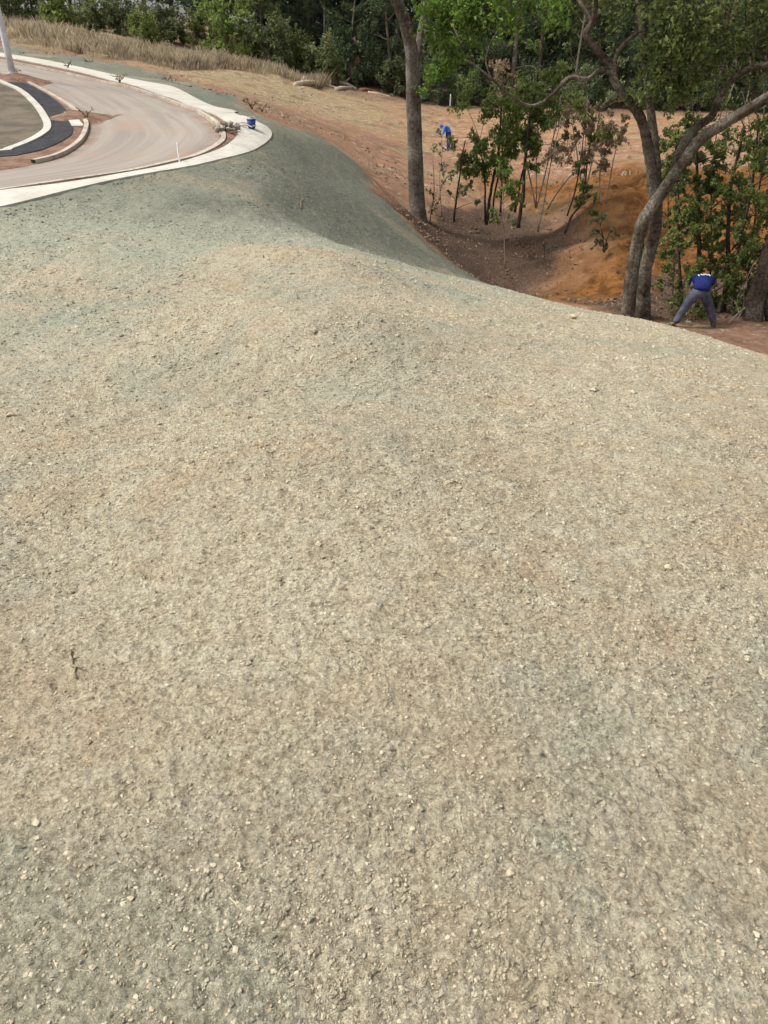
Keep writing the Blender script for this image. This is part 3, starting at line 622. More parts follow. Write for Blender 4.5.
# wilted seedlings along the road
def seedling(px, py, s, label, seed):
    p = hit(px, py); q = np.random.default_rng(seed); t = thing('seedling', p, label, 'seedling', 'wilted seedlings along the road edge')
    m = MB(); l = MB(); tips = []
    for k in range(6):
        a = q.random() * 6.28; h = s * (.5 + .6 * q.random()); pts = np.array([[0, 0, 0], [math.cos(a) * h * .3, math.sin(a) * h * .3, h * .6], [math.cos(a) * h * .8, math.sin(a) * h * .6, h * (.6 + .5 * q.random())]])
        m.tube(pts, [.022 * s / .5, .015 * s / .5, .006], 6); tips += [pts[2], (pts[1] + pts[2]) / 2]
    m.build('stem', M['bark_dark'], t, True); tips = np.repeat(np.array(tips), 4, 0); l.leaves(tips + q.normal(size=tips.shape) * s * .1, s * .22, s * .1, q, .6); l.build('foliage', M['leaf_dry'] if seed % 2 else M['leaf_dark'], t)
for i, a in enumerate([(68, 68.5, .45, 'dark wilted seedling at the far kerb right of the lamp pole'), (120, 83, .5, 'dark wilted seedling at the far kerb, middle of the curve'),
                       (90, 66, .5, 'small dark seedling behind the far sidewalk in the green verge'), (168, 82, .5, 'low dark seedling in the verge behind the far sidewalk, nearest to the bend'),
                       (252, 110, .5, 'spreading dark seedling on the verge behind the sidewalk end'), (17, 75, .35, 'short dark seedling at the foot of the lamp pole'),
                       (262, 112, .35, 'tiny seedling right beside the spreading one on the verge'), (87, 119, .35, 'reddish dry twig bunch on the soil at the island tip')]):
    seedling(a[0], a[1], a[2] * .75, a[3], i)
# soil heap on island around the pole and tip
def heap(px, py, rx, ry, h, label):
    p = hit(px, py); g = np.linspace(-1.3, 1.3, 27); X, Y = np.meshgrid(g, g); d = np.hypot(X, Y)
    Z = h * np.clip(1 - d, -.3, 1) * (0.75 + .5 * fbm(X * 3 + px, Y * 3, 4)) + .0
    V = np.stack([X * rx, Y * ry, Z], -1).reshape(-1, 3); V[:, 2] += H(V[:, 0] + p[0], V[:, 1] + p[1]) - p[2]
    i = np.arange(26)[:, None] * 27; j = np.arange(26)[None]; f = np.stack([i + j, i + j + 1, i + j + 28, i + j + 27], -1).reshape(-1, 4)
    o = link('soil_heap', np_mesh('soil_heap', V, f), M['redsoil'], smooth=True); o.location = p; tag(o, label, 'soil heap')
heap(17, 79, .9, 1.2, .22, 'low heap of red soil round the foot of the lamp pole')
heap(76, 117, .8, 1.0, .2, 'low heap of reddish brown soil at the rounded tip of the island')

# ---------------------------------------------------------------- trees
def bezier_noise(pts, q, amp, m=6):
    P = catmull(pts, m); k = len(P); w = np.sin(np.linspace(0, math.pi, k))[:, None]; return P + np.cumsum(q.normal(size=(k, 3)), 0) * amp * w * .3
def px_path(L, base, q=None, m=6):
    return catmull([at(*p) for p in L], m) - base
def taper(r0, r1, n_): return np.linspace(r0, r1, n_)
def limb(mb, L, base, r0, r1, seed, k=12, jag=.10, flare=0):
    P = px_path(L, base); r = taper(r0, r1, len(P))
    if flare: r = r * (1 + flare * np.exp(-np.arange(len(P)) / 2.5))
    mb.tube(P, r, k, jag, seed); return P
def clump(lm, tw, c, rad, cnt, size, q, root=None, r=.02, droop=.3, asp=.5):
    """a bunch of leaves on small twigs"""
    c = np.array(c); nt_ = max(4, cnt // 28)
    d = q.normal(size=(nt_, 3)); d /= np.linalg.norm(d, axis=1)[:, None]; e = c + d * rad * (.35 + .75 * q.random((nt_, 1)) ** .6)
    if tw is not None:
        if root is not None: mid = (np.array(root) + c) / 2 + [0, 0, rad * .2]; tw.tube(catmull([root, mid, c], 3), taper(r, r * .4, 7), 6)
        for x in e: tw.tube([c, (c + x) / 2 + q.normal(size=3) * rad * .08, x], [r * .35, r * .25, r * .12], 4)
    per = cnt // nt_ + 1
    t = q.random((nt_, per, 1)) ** .7; pos = c + (e - c)[:, None] * (.25 + .85 * t) + q.normal(size=(nt_, per, 3)) * rad * .13
    lm.leaves(pos.reshape(-1, 3), size, size * asp, q, droop)

# --- tall grey tree at the far toe of the embankment
base = at(418, 222, 30.6); base[2] -= .1
t1 = thing('tree', base, 'tall tree with thick straight grey trunk at the foot of the green embankment', 'tree')
m = MB(); q = np.random.default_rng(11)
limb(m, [(418, 224, 30.6), (416.5, 200, 30.6), (415, 160, 30.6), (414.5, 120, 30.6), (413, 80, 30.5), (411, 50, 30.4), (405, 22, 30.3), (396, 0, 30.1), (382, -30, 29.8), (360, -80, 29.5), (350, -150, 29)], base, .33, .12, 1, 14, .09, .3)
limb(m, [(414, 75, 30.6), (419, 52, 30.8), (423, 25, 31), (427, 0, 31), (432, -40, 31), (440, -110, 31), (445, -180, 31)], base, .19, .08, 2, 12, .09)
limb(m, [(430, -30, 31), (460, -40, 29), (500, -30, 27.5), (535, -20, 27)], base, .10, .04, 3, 8)
limb(m, [(428, 5, 31), (440, 15, 29.5), (452, 25, 28.5), (462, 45, 28)], base, .05, .02, 4, 8)
limb(m, [(360, -80, 29.5), (330, -120, 28), (300, -150, 27)], base, .10, .03, 5, 8)
limb(m, [(422, 30, 31), (436, 35, 30), (440, 60, 29.5), (432, 82, 29)], base, .035, .01, 6, 6)
lf = MB()
for cx, cy, Y, rd, cnt in [(438, 8, 29, .9, 420), (460, 5, 28.5, 1.1, 520), (485, 8, 28, 1.1, 520), (440, 32, 29.2, .8, 380), (452, 52, 28.8, .7, 260), (430, 68, 29.3, .5, 130), (440, 80, 29, .35, 70),
                           (510, 0, 27.5, 1.1, 480), (500, 22, 28, .7, 220), (535, -5, 27.3, 1.2, 480), (470, 22, 28.4, .7, 260), (474, -25, 28.5, 1.4, 500), (520, -35, 27.5, 1.4, 500), (420, -60, 31, 1.5, 500), (350, -120, 29, 1.8, 600), (300, -150, 27, 1.5, 450), (440, -150, 31, 2, 800), (556, 8, 27, .8, 220), (420, 88, 30, .25, 40), (449, 66, 29, .4, 60)]:
    c = at(cx, cy, Y) - base; clump(lf, m, c, rd, int(cnt * 1.1), .17, q, r=.03, droop=.5)
m.build('trunk', M['bark'], t1, True); lf.build('crown', M['leaf_bright'], t1)

# --- forked tree on the right
base = at(635, 322, 17.0); base[2] -= .15
t2 = thing('tree', base, 'forked tree with two entwined stems and long crooked limbs, left of the bending worker', 'tree')
m = MB(); q = np.random.default_rng(12)
limb(m, [(627, 324, 16.9), (630, 295, 16.9), (633, 264, 16.9), (641, 228, 16.9), (653, 206, 16.85), (666, 186, 16.8), (681, 165, 16.7), (700, 141, 16.5), (728, 121, 16.2), (768, 97, 15.8), (820, 70, 15.3), (880, 30, 15)], base, .15, .085, 1, 16, .2, .15)
limb(m, [(643, 324, 17.2), (644, 290, 17.2), (647, 262, 17.2), (654, 232, 17.15), (657, 205, 17.1), (653, 184, 17.1), (650, 160, 17.1), (646, 135, 17.1), (640, 117, 17.1), (628, 100, 17.1), (616, 83, 17.0), (610, 65, 17), (597, 50, 16.9), (586, 34, 16.9), (593, 21, 16.8), (596, 0, 16.7), (600, -30, 16.5)], base, .15, .035, 2, 16, .2, .15)
limb(m, [(656, 190, 17.2), (655, 160, 17.3), (653, 130, 17.4), (649, 99, 17.4), (644, 52, 17.4), (641, 10, 17.4), (640, -40, 17.4)], base, .12, .04, 3, 12)
limb(m, [(616, 82, 17), (614, 68, 17), (617, 55, 17), (625, 43, 16.9), (637, 33, 16.8), (645, 30, 16.7)], base, .05, .022, 4, 10)
limb(m, [(610, 72, 17), (600, 70, 16.9), (587, 79, 16.8), (569, 78, 16.7), (556, 91, 16.6), (541, 103, 16.5), (527, 105, 16.4), (509, 95, 16.3), (491, 78, 16.2), (473, 64, 16.1), (465, 60, 16)], base, .048, .012, 5, 10, .28)
limb(m, [(491, 78, 16.2), (486, 62, 16.2), (489, 47, 16.1), (498, 30, 16)], base, .02, .008, 6, 6)
limb(m, [(672, 178, 17.1), (682, 148, 17.1), (694, 130, 17.1), (712, 115, 17.1), (722, 92, 17), (744, 71, 16.8), (775, 62, 16.6), (830, 40, 16.3)], base, .10, .04, 7, 10)
limb(m, [(716, 110, 17.1), (724, 80, 17.2), (722, 60, 17.3), (728, 20, 17.4), (735, -20, 17.5)], base, .05, .03, 8, 8)
limb(m, [(592, 22, 16.9), (585, 10, 17), (572, -10, 17.2)], base, .05, .03, 9, 8)
limb(m, [(650, 100, 17.4), (662, 70, 17.2), (680, 40, 17), (700, 0, 16.8), (715, -40, 16.6)], base, .06, .03, 10, 8)
limb(m, [(640, 115, 17.1), (655, 80, 17), (665, 60, 17), (655, 40, 17)], base, .02, .01, 11, 6)
lf = MB()
for cx, cy, Y, rd, cnt in [(655, 85, 16.8, .5, 420), (668, 70, 16.7, .6, 560), (690, 60, 16.8, .6, 560), (705, 80, 17, .5, 420), (680, 95, 16.9, .4, 260), (650, 62, 17, .4, 240), (695, 30, 16.8, .75, 700), (665, 25, 17, .6, 480),
                           (720, 40, 17.2, .7, 560), (745, 20, 17.3, .7, 480), (730, 65, 17.4, .5, 300), (690, 0, 16.8, .9, 700), (640, 5, 17, .7, 400), (760, 50, 17, .5, 220), (720, -10, 17, .9, 600), (760, -10, 17, .9, 500), (620, -20, 17, .8, 420), (690, -50, 17, 1.2, 700), (760, -60, 17, 1.3, 700), (830, 20, 16, 1.2, 700), (860, -20, 16, 1.4, 700), (620, -80, 17, 1.4, 700), (712, 100, 17.2, .35, 150), (645, 95, 16.9, .25, 100)]:
    c = at(cx, cy, Y) - base; clump(lf, m, c, rd * 1.08, int(cnt * .6), .095, q, r=.022, droop=.4, asp=.62)
m.build('trunk', M['bark2'], t2, True); lf.build('crown', M['leaf_mid'], t2)

# --- trunk at the right edge
base = at(757, 326, 17.0); base[2] -= .1
t3 = thing('tree', base, 'leaning grey mottled tree trunk cut by the right edge of the photo', 'tree')
m = MB(); q = np.random.default_rng(13)
limb(m, [(753, 329, 17), (754, 308, 17), (760, 285, 17), (768, 262, 16.9), (781, 225, 16.8), (800, 170, 16.6), (815, 110, 16.5), (825, 30, 16.4), (830, -60, 16.3)], base, .20, .14, 1, 14, .14, .3)
limb(m, [(772, 330, 17), (770, 305, 17), (778, 280, 17), (800, 240, 17), (840, 180, 17), (880, 120, 17)], base, .12, .07, 2, 10)
limb(m, [(800, 170, 16.6), (780, 120, 16.8), (772, 80, 17), (760, 40, 17.2)], base, .08, .03, 3, 8)
lf = MB()
for cx, cy, Y, rd, cnt in [(815, 60, 16.5, 1, 500), (790, 0, 17, 1.1, 600), (830, -60, 16, 1.6, 900), (790, 110, 17, .6, 240), (880, 100, 17, 1.2, 500), (775, 85, 17.2, .5, 160)]:
    clump(lf, m, at(cx, cy, Y) - base, rd, cnt, .1, q, r=.02, droop=.5)
m.build('trunk', M['bark2'], t3, True); lf.build('crown', M['leaf_olive'], t3)

def sapling(label, base_px, stems, clumps, leafm, size, seed, barkm='bark_dark', name='sapling', cat='sapling', group=None, r0=.03, ty=.0, asp=.5):
    base = at(*base_px); gzv = ground(base[0], base[1]); base[2] = min(base[2], gzv + .1)
    t = thing(name, base, label, cat, group); m = MB(); q = np.random.default_rng(seed); SP = []
    for i, s in enumerate(stems):
        rr = s[-1] if isinstance(s[-1], float) else r0; L = [p for p in s if not isinstance(p, float)]
        P = px_path(L, base, m=4); P = P + np.cumsum(q.normal(size=P.shape), 0) * rr * .25; m.tube(P, taper(rr, rr * .35, len(P)), 7, .1, i); SP.append(P)
    SP = np.vstack(SP)
    lf = MB()
    for c in clumps:
        for kk in range(3):
            o_ = q.normal(size=3) * c[3] * np.array([.55, .4, .75]); cc_ = at(*c[:3]) - base + o_; rt_ = SP[np.argmin(((SP - cc_ + [0, 0, .25]) ** 2).sum(1))]; clump(lf, m, cc_, c[3] * (.35 + .4 * q.random()), int(c[4] * .68), size * .72, q, root=rt_, r=.012, droop=.9, asp=asp)
    m.build('stem', M[barkm], t, True); lf.build('foliage', M[leafm], t); return t
G1 = 'thin saplings standing in the hollow'
sapling('multi-stemmed sapling with dark stems and dense green foliage right of the blue far worker', (487, 224, 31), 
        [[(486, 224, 31), (489, 200, 31), (494, 174, 31), (498, 140, 31), (500, 105, 31), .075], [(491, 222, 31.2), (494, 195, 31.2), (502, 160, 31), (512, 120, 31), .05], [(486, 222, 31), (486, 180, 31), (482, 140, 31), .05]],
        [(490, 140, 31, .8, 420), (480, 122, 31, .8, 380), (500, 122, 31, .9, 480), (512, 138, 31, .8, 420), (495, 155, 31, .7, 300), (475, 145, 31, .6, 220), (505, 106, 31, .7, 300), (485, 108, 31, .5, 160), (462, 148, 31, .5, 120), (498, 168, 31, .6, 220), (510, 155, 31, .6, 240), (478, 165, 31, .5, 180)], 'leaf_lime', .19, 21, group=G1)
sapling('sapling pair with black stems and yellow green top, middle of the hollow', (518, 226, 30.5),
        [[(519, 227, 30.5), (523, 200, 30.5), (526, 170, 30.5), (527, 140, 30.5), (532, 100, 30.5), (538, 75, 30.5), .08], [(515, 212, 31.5), (519, 190, 31.5), (524, 160, 31.2), .06]],
        [(530, 140, 30.5, .7, 340), (540, 120, 30.5, .8, 380), (530, 100, 30.5, .8, 340), (548, 100, 30.5, .8, 360), (552, 80, 30.5, .6, 260), (536, 82, 30.5, .6, 240), (556, 122, 30.5, .5, 180), (521, 118, 30.5, .6, 240), (560, 68, 30.5, .4, 100)], 'leaf_lime', .17, 22, group=G1)
sapling('thin leaning sapling with sparse leaves in front of the blue far worker', (454, 221, 30.5),
        [[(454, 222, 30.5), (457, 195, 30.5), (462, 165, 30.5), (466, 140, 30.5), .05], [(430, 224, 30.5), (434, 190, 30.5), (433, 160, 30.5), .02]],
        [(462, 150, 30.5, .45, 90), (466, 165, 30.5, .4, 80), (468, 195, 30.5, .4, 90), (460, 188, 30.5, .3, 40), (433, 200, 30.5, .3, 24)], 'leaf_olive', .17, 23, group=G1)
sapling('thin bare-stemmed sapling with a small bright green tuft low on it, centre of the hollow', (505, 268, 26.5),
        [[(505, 270, 26.5), (504, 240, 26.5), (503, 210, 26.5), (503, 190, 26.5), .02]],
        [(500, 192, 26.5, .45, 210), (510, 200, 26.5, .4, 150), (494, 200, 26.5, .35, 110), (508, 186, 26.5, .35, 120), (511, 216, 26.5, .2, 30)], 'leaf_lime', .15, 24, 'bark_pale', group=G1)
sapling('tall thin pale sapling with withered brown leaves right of the yellow green one', (538, 232, 29.5),
        [[(538, 232, 29.5), (543, 205, 29.5), (548, 175, 29.5), (554, 150, 29.5), (560, 120, 29.5), .035], [(547, 210, 31), (560, 190, 31), (577, 169, 31), (590, 150, 31), .035]],
        [(562, 128, 29.5, .6, 170), (575, 118, 29.5, .6, 180), (585, 135, 30, .6, 160), (570, 140, 29.7, .5, 120), (590, 115, 30, .5, 120), (560, 150, 30, .3, 50)], 'leaf_dry', .17, 25, 'bark_pale', group=G1)
sapling('slanting sapling with hanging green leaves at the edge of the orange bank', (567, 232, 28.5),
        [[(565, 234, 28.5), (572, 215, 28.5), (580, 205, 28.5), (584, 185, 28.5), (588, 150, 28.5), (592, 120, 28.5), .045], [(567, 216, 30), (575, 190, 30), (581, 155, 30), (584, 125, 30), .035]],
        [(583, 178, 28.5, .35, 110), (588, 192, 28.5, .4, 160), (585, 203, 28.5, .3, 80), (590, 128, 28.5, .7, 260), (600, 145, 28.5, .5, 120), (582, 158, 28.5, .35, 60), (575, 105, 28.5, .6, 180)], 'leaf_mid', .16, 26, group=G1)
sapling('withered brown-leaved sapling between the curved limb and the green saplings', (500, 215, 33),
        [[(500, 216, 33), (503, 170, 33), (505, 120, 33), (506, 85, 33), .05]], [(500, 92, 33, .7, 200), (510, 82, 33, .6, 170), (496, 78, 33, .5, 120), (520, 100, 33, .5, 110)], 'leaf_dry', .18, 27, group=G1)
sapling('withered grey brown shrub with drooping leaves left of the forked tree', (600, 190, 27),
        [[(602, 205, 28), (600, 175, 28), (603, 140, 28), .035], [(606, 204, 28), (612, 170, 28), (618, 140, 28), .03]], [(600, 140, 28, .5, 160), (612, 132, 28, .6, 200), (603, 158, 28, .4, 110), (622, 125, 28, .5, 150), (588, 152, 28, .4, 90)], 'leaf_dry', .16, 28, 'bark_pale', 'shrub', 'shrub')
sapling('low green bush growing on the orange bank left of the forked tree', (604, 250, 25.2),
        [[(604, 252, 25.2), (603, 235, 25.2), (600, 222, 25.2), .025], [(604, 252, 25.2), (608, 236, 25.2), (612, 228, 25.2), .02]], [(603, 235, 25.2, .35, 90), (597, 224, 25.2, .3, 60), (611, 232, 25.2, .3, 60), (604, 246, 25.2, .3, 60)], 'leaf_olive', .12, 29, name='shrub', cat='shrub')
sapling('loose olive leaved sapling with several thin pale stems, behind the green ones in the hollow', (535, 205, 34), [[(536, 208, 34), (528, 170, 34), (520, 120, 34), (518, 90, 34), .04], [(536, 208, 34), (545, 170, 34), (556, 120, 34), (560, 85, 34), .04], [(536, 208, 34), (537, 160, 34), (540, 100, 34), .03]],
        [(x_, y_, 34, .8, 150) for x_, y_ in [(515, 110), (530, 95), (545, 110), (560, 100), (525, 130), (552, 135), (540, 78), (508, 95), (568, 118), (535, 115)]], 'leaf_olive', .17, 45, 'bark_pale', group=G1)
sapling('wide airy sapling with pale leaves between the curved limb and the forked tree', (585, 200, 33), [[(584, 202, 33), (578, 160, 33), (570, 110, 33), .04], [(584, 202, 33), (592, 160, 33), (600, 110, 33), .04], [(584, 202, 33), (585, 150, 33), (588, 90, 33), .03]],
        [(x_, y_, 33, .75, 120) for x_, y_ in [(570, 105), (600, 105), (588, 85), (580, 125), (610, 125), (597, 145), (572, 145), (612, 95), (560, 90)]], 'leaf_olive', .16, 46, 'bark_pale', group=G1)
sapling('spindly dry sapling with few leaves between the tall grey trunk and the dense sapling', (440, 216, 32), [[(436, 218, 32), (441, 190, 32), (448, 165, 32), .02], [(442, 218, 32), (440, 180, 32), (443, 150, 32), .02], [(428, 220, 32), (432, 200, 32), (444, 180, 32), .018]],
        [(443, 155, 32, .5, 40), (448, 168, 32, .4, 30), (440, 180, 32, .4, 26), (436, 150, 32, .3, 18)], 'leaf_olive', .15, 47, 'bark_pale', group=G1)
G2 = 'dark-stemmed saplings behind the near worker'
def rs(px, Y, topx, topy, label, seed, lm='leaf_mid', by=318, n_=9, sp=24, low=.18, r=.04, size=.115, cnt=170, bark='bark_dark'):
    q = np.random.default_rng(seed); st = [(px, by, Y), (px + (topx - px) * .3 + q.normal() * 3, by - (by - topy) * .33, Y), (px + (topx - px) * .6 + q.normal() * 4, by - (by - topy) * .66, Y), (topx, topy, Y)]
    cl = [(px + (topx - px) * f_ + q.normal() * sp * .6, by + (topy - by) * f_ + q.normal() * 6, Y + q.normal() * .4, .28 + .22 * q.random(), int(cnt * (.6 + .8 * q.random()))) for f_ in np.linspace(low, 1.0, n_)]
    return sapling(label, (px, by, Y), [st + [r]], cl, lm, size, seed, bark, group=G2, asp=.6)
rs(683, 18.6, 678, 150, 'slim leafy sapling rising directly left of the bending worker', 31, low=.2, n_=11)
rs(697, 18.9, 690, 110, 'sapling with a straight black stem rising right behind the bending worker', 32, low=.3, n_=12, r=.06, by=312)
rs(707, 19.5, 714, 130, 'slender sapling with scattered leaves right of the black-stemmed one', 33, low=.3, n_=8, lm='leaf_olive', r=.03)
rs(722, 18.5, 742, 130, 'dark leaning sapling with dense green leaves right of the bending worker', 34, low=.1, n_=14, r=.07, cnt=140)
rs(735, 18.2, 757, 120, 'thick leafy sapling leaning right, next to the right edge trunk', 35, low=.2, n_=14, r=.05, cnt=150)
rs(748, 19.5, 768, 140, 'outer leafy sapling partly behind the right edge trunk', 36, low=.1, n_=12, r=.04, cnt=130, lm='leaf_olive')
rs(672, 20, 668, 170, 'small sapling with pale olive leaves just right of the forked stems', 37, low=.3, n_=7, lm='leaf_olive', r=.02, by=308)
rs(735, 17.1, 748, 272, 'bare pale stick leaning up beside the right edge trunk', 38, low=.9, n_=1, r=.018, by=325, cnt=8, bark='bark_pale')
rs(780, 18.5, 795, 120, 'leafy sapling standing beyond the right edge of the photo', 39, low=.1, n_=12, r=.05, cnt=130)
rs(716, 17.9, 722, 262, 'low dense green bush at the foot of the saplings right of the worker', 40, low=.1, n_=9, r=.02, by=322, cnt=120)
rs(686, 17.6, 690, 300, 'low green weeds between the legs of the saplings behind the worker', 41, low=.1, n_=4, r=.012, by=320, cnt=60)
for i, (px, y0, y1, Y) in enumerate([(735, 40, 130, 18.5), (748, 30, 150, 18.8), (760, 60, 170, 18.2), (722, 50, 110, 19), (742, 90, 190, 19.2)]):
    L0 = at(px, y0, Y); L1 = at(px - 8 + 5 * i, y1, Y); m = MB(); P = catmull([L1 * 0 + (L0 - L1), (L0 - L1) * .6 + [.08, 0, 0], (L0 - L1) * .3 - [.06, 0, 0], L0 * 0], 4); m.tube(P, .009, 5)
    l_ = MB(); q = np.random.default_rng(400 + i); c_ = P[q.integers(0, len(P), 60)] + q.normal(size=(60, 3)) * .07; l_.leaves(c_, .07, .035, q, 1.)
    t = thing('creeper', L1, 'thin hanging creeper with small leaves below the right limbs, ' + ['leftmost but one', 'middle one', 'rightmost', 'leftmost', 'rightmost but one'][i] + ' of five', 'creeper', 'creepers hanging from the right limbs'); m.build('stem', M['bark_pale'], t); l_.build('foliage', M['leaf_olive'], t)
# fallen branch by the right edge trunk
a = at(724, 328, 16.6); b_ = at(750, 305, 17.2); m = MB(); m.tube(catmull([a * 0, (b_ - a) * .5 + [0, 0, .04], b_ - a], 4), taper(.012, .03, 9), 7, .1); o = m.build('branch', M['bark_pale'], None, True); o.location = a + np.array([0, 0, .02]); tag(o, 'thin pale fallen branch leaning on the foot of the right edge trunk', 'branch')
sapling('knee high dry weed in the dark litter of the hollow', (545, 256, 27.5), [[(545, 257, 27.5), (544, 246, 27.5), (546, 238, 27.5), .015]], [(545, 249, 27.5, .25, 50)], 'leaf_dry', .1, 43, name='weed', cat='weed')
sapling('small dark weed at the rim of the embankment below the tall grey trunk', (440, 238, 29.0), [[(440, 238, 29), (438, 230, 29), .015]], [(439, 233, 29, .25, 60)], 'leaf_dry', .1, 44, name='weed', cat='weed')

# ---------------------------------------------------------------- workers
def skin(name, J, E, mat, parent, lv=2):
    """continuous body from joints J {name:(x,y,z,r or (rx,ry))} and edges; the first joint is the root"""
    ks = list(J); me = bpy.data.meshes.new(name); me.from_pydata([J[k][:3] for k in ks], [(ks.index(a), ks.index(b)) for a, b in E], []); me.update()
    o = bpy.data.objects.new(name, me); COL.objects.link(o)
    sk = o.modifiers.new('s', 'SKIN'); 
    if not me.skin_vertices: bpy.context.view_layer.update()
    if not me.skin_vertices:
        with bpy.context.temp_override(object=o, active_object=o): bpy.ops.mesh.customdata_skin_add()
    for i, k in enumerate(ks):
        r = J[k][3]; d = me.skin_vertices[0].data[i]; d.radius = r if isinstance(r, tuple) else (r, r); d.use_root = (i == 0)
    sb = o.modifiers.new('d', 'SUBSURF'); sb.levels = lv; sb.render_levels = lv
    bpy.context.view_layer.update(); dg = bpy.context.evaluated_depsgraph_get(); m2 = bpy.data.meshes.new_from_object(o.evaluated_get(dg))
    bpy.data.objects.remove(o); m2.name = name; m2.materials.clear()
    return link(name, m2, mat, parent, True)
def chain(*n_): return list(zip(n_[:-1], n_[1:]))
def hand(J, E, w, dirv, side, s=1.0, tag_=''):
    """palm + five bent fingers from wrist joint name w"""
    p = np.array(J[w][:3]); d = np.array(dirv, float); d /= np.linalg.norm(d); sd_ = np.array(side, float); sd_ -= d * (sd_ @ d); sd_ /= np.linalg.norm(sd_); nn = np.cross(d, sd_)
    pm = p + d * .05 * s; J['palm' + tag_] = (*pm, (.034 * s, .026 * s)); E.append((w, 'palm' + tag_))
    for i, (o_, L_) in enumerate([(-.030, .062), (-.010, .074), (.010, .070), (.028, .056)]):
        a = p + d * .095 * s + sd_ * o_ * s; b = a + d * L_ * .5 * s + nn * .012 * s; c = b + d * L_ * .3 * s + nn * .035 * s
        for k, x, r in (('a', a, .010), ('b', b, .009), ('c', c, .008)): J[f'f{i}{k}{tag_}'] = (*x, r * s)
        E += chain('palm' + tag_, f'f{i}a{tag_}', f'f{i}b{tag_}', f'f{i}c{tag_}')
    a = p + d * .045 * s - sd_ * .04 * s; b = a + d * .035 * s - sd_ * .012 * s + nn * .02 * s
    J['ta' + tag_] = (*a, .012 * s); J['tb' + tag_] = (*b, .010 * s); E += chain('palm' + tag_, 'ta' + tag_, 'tb' + tag_)

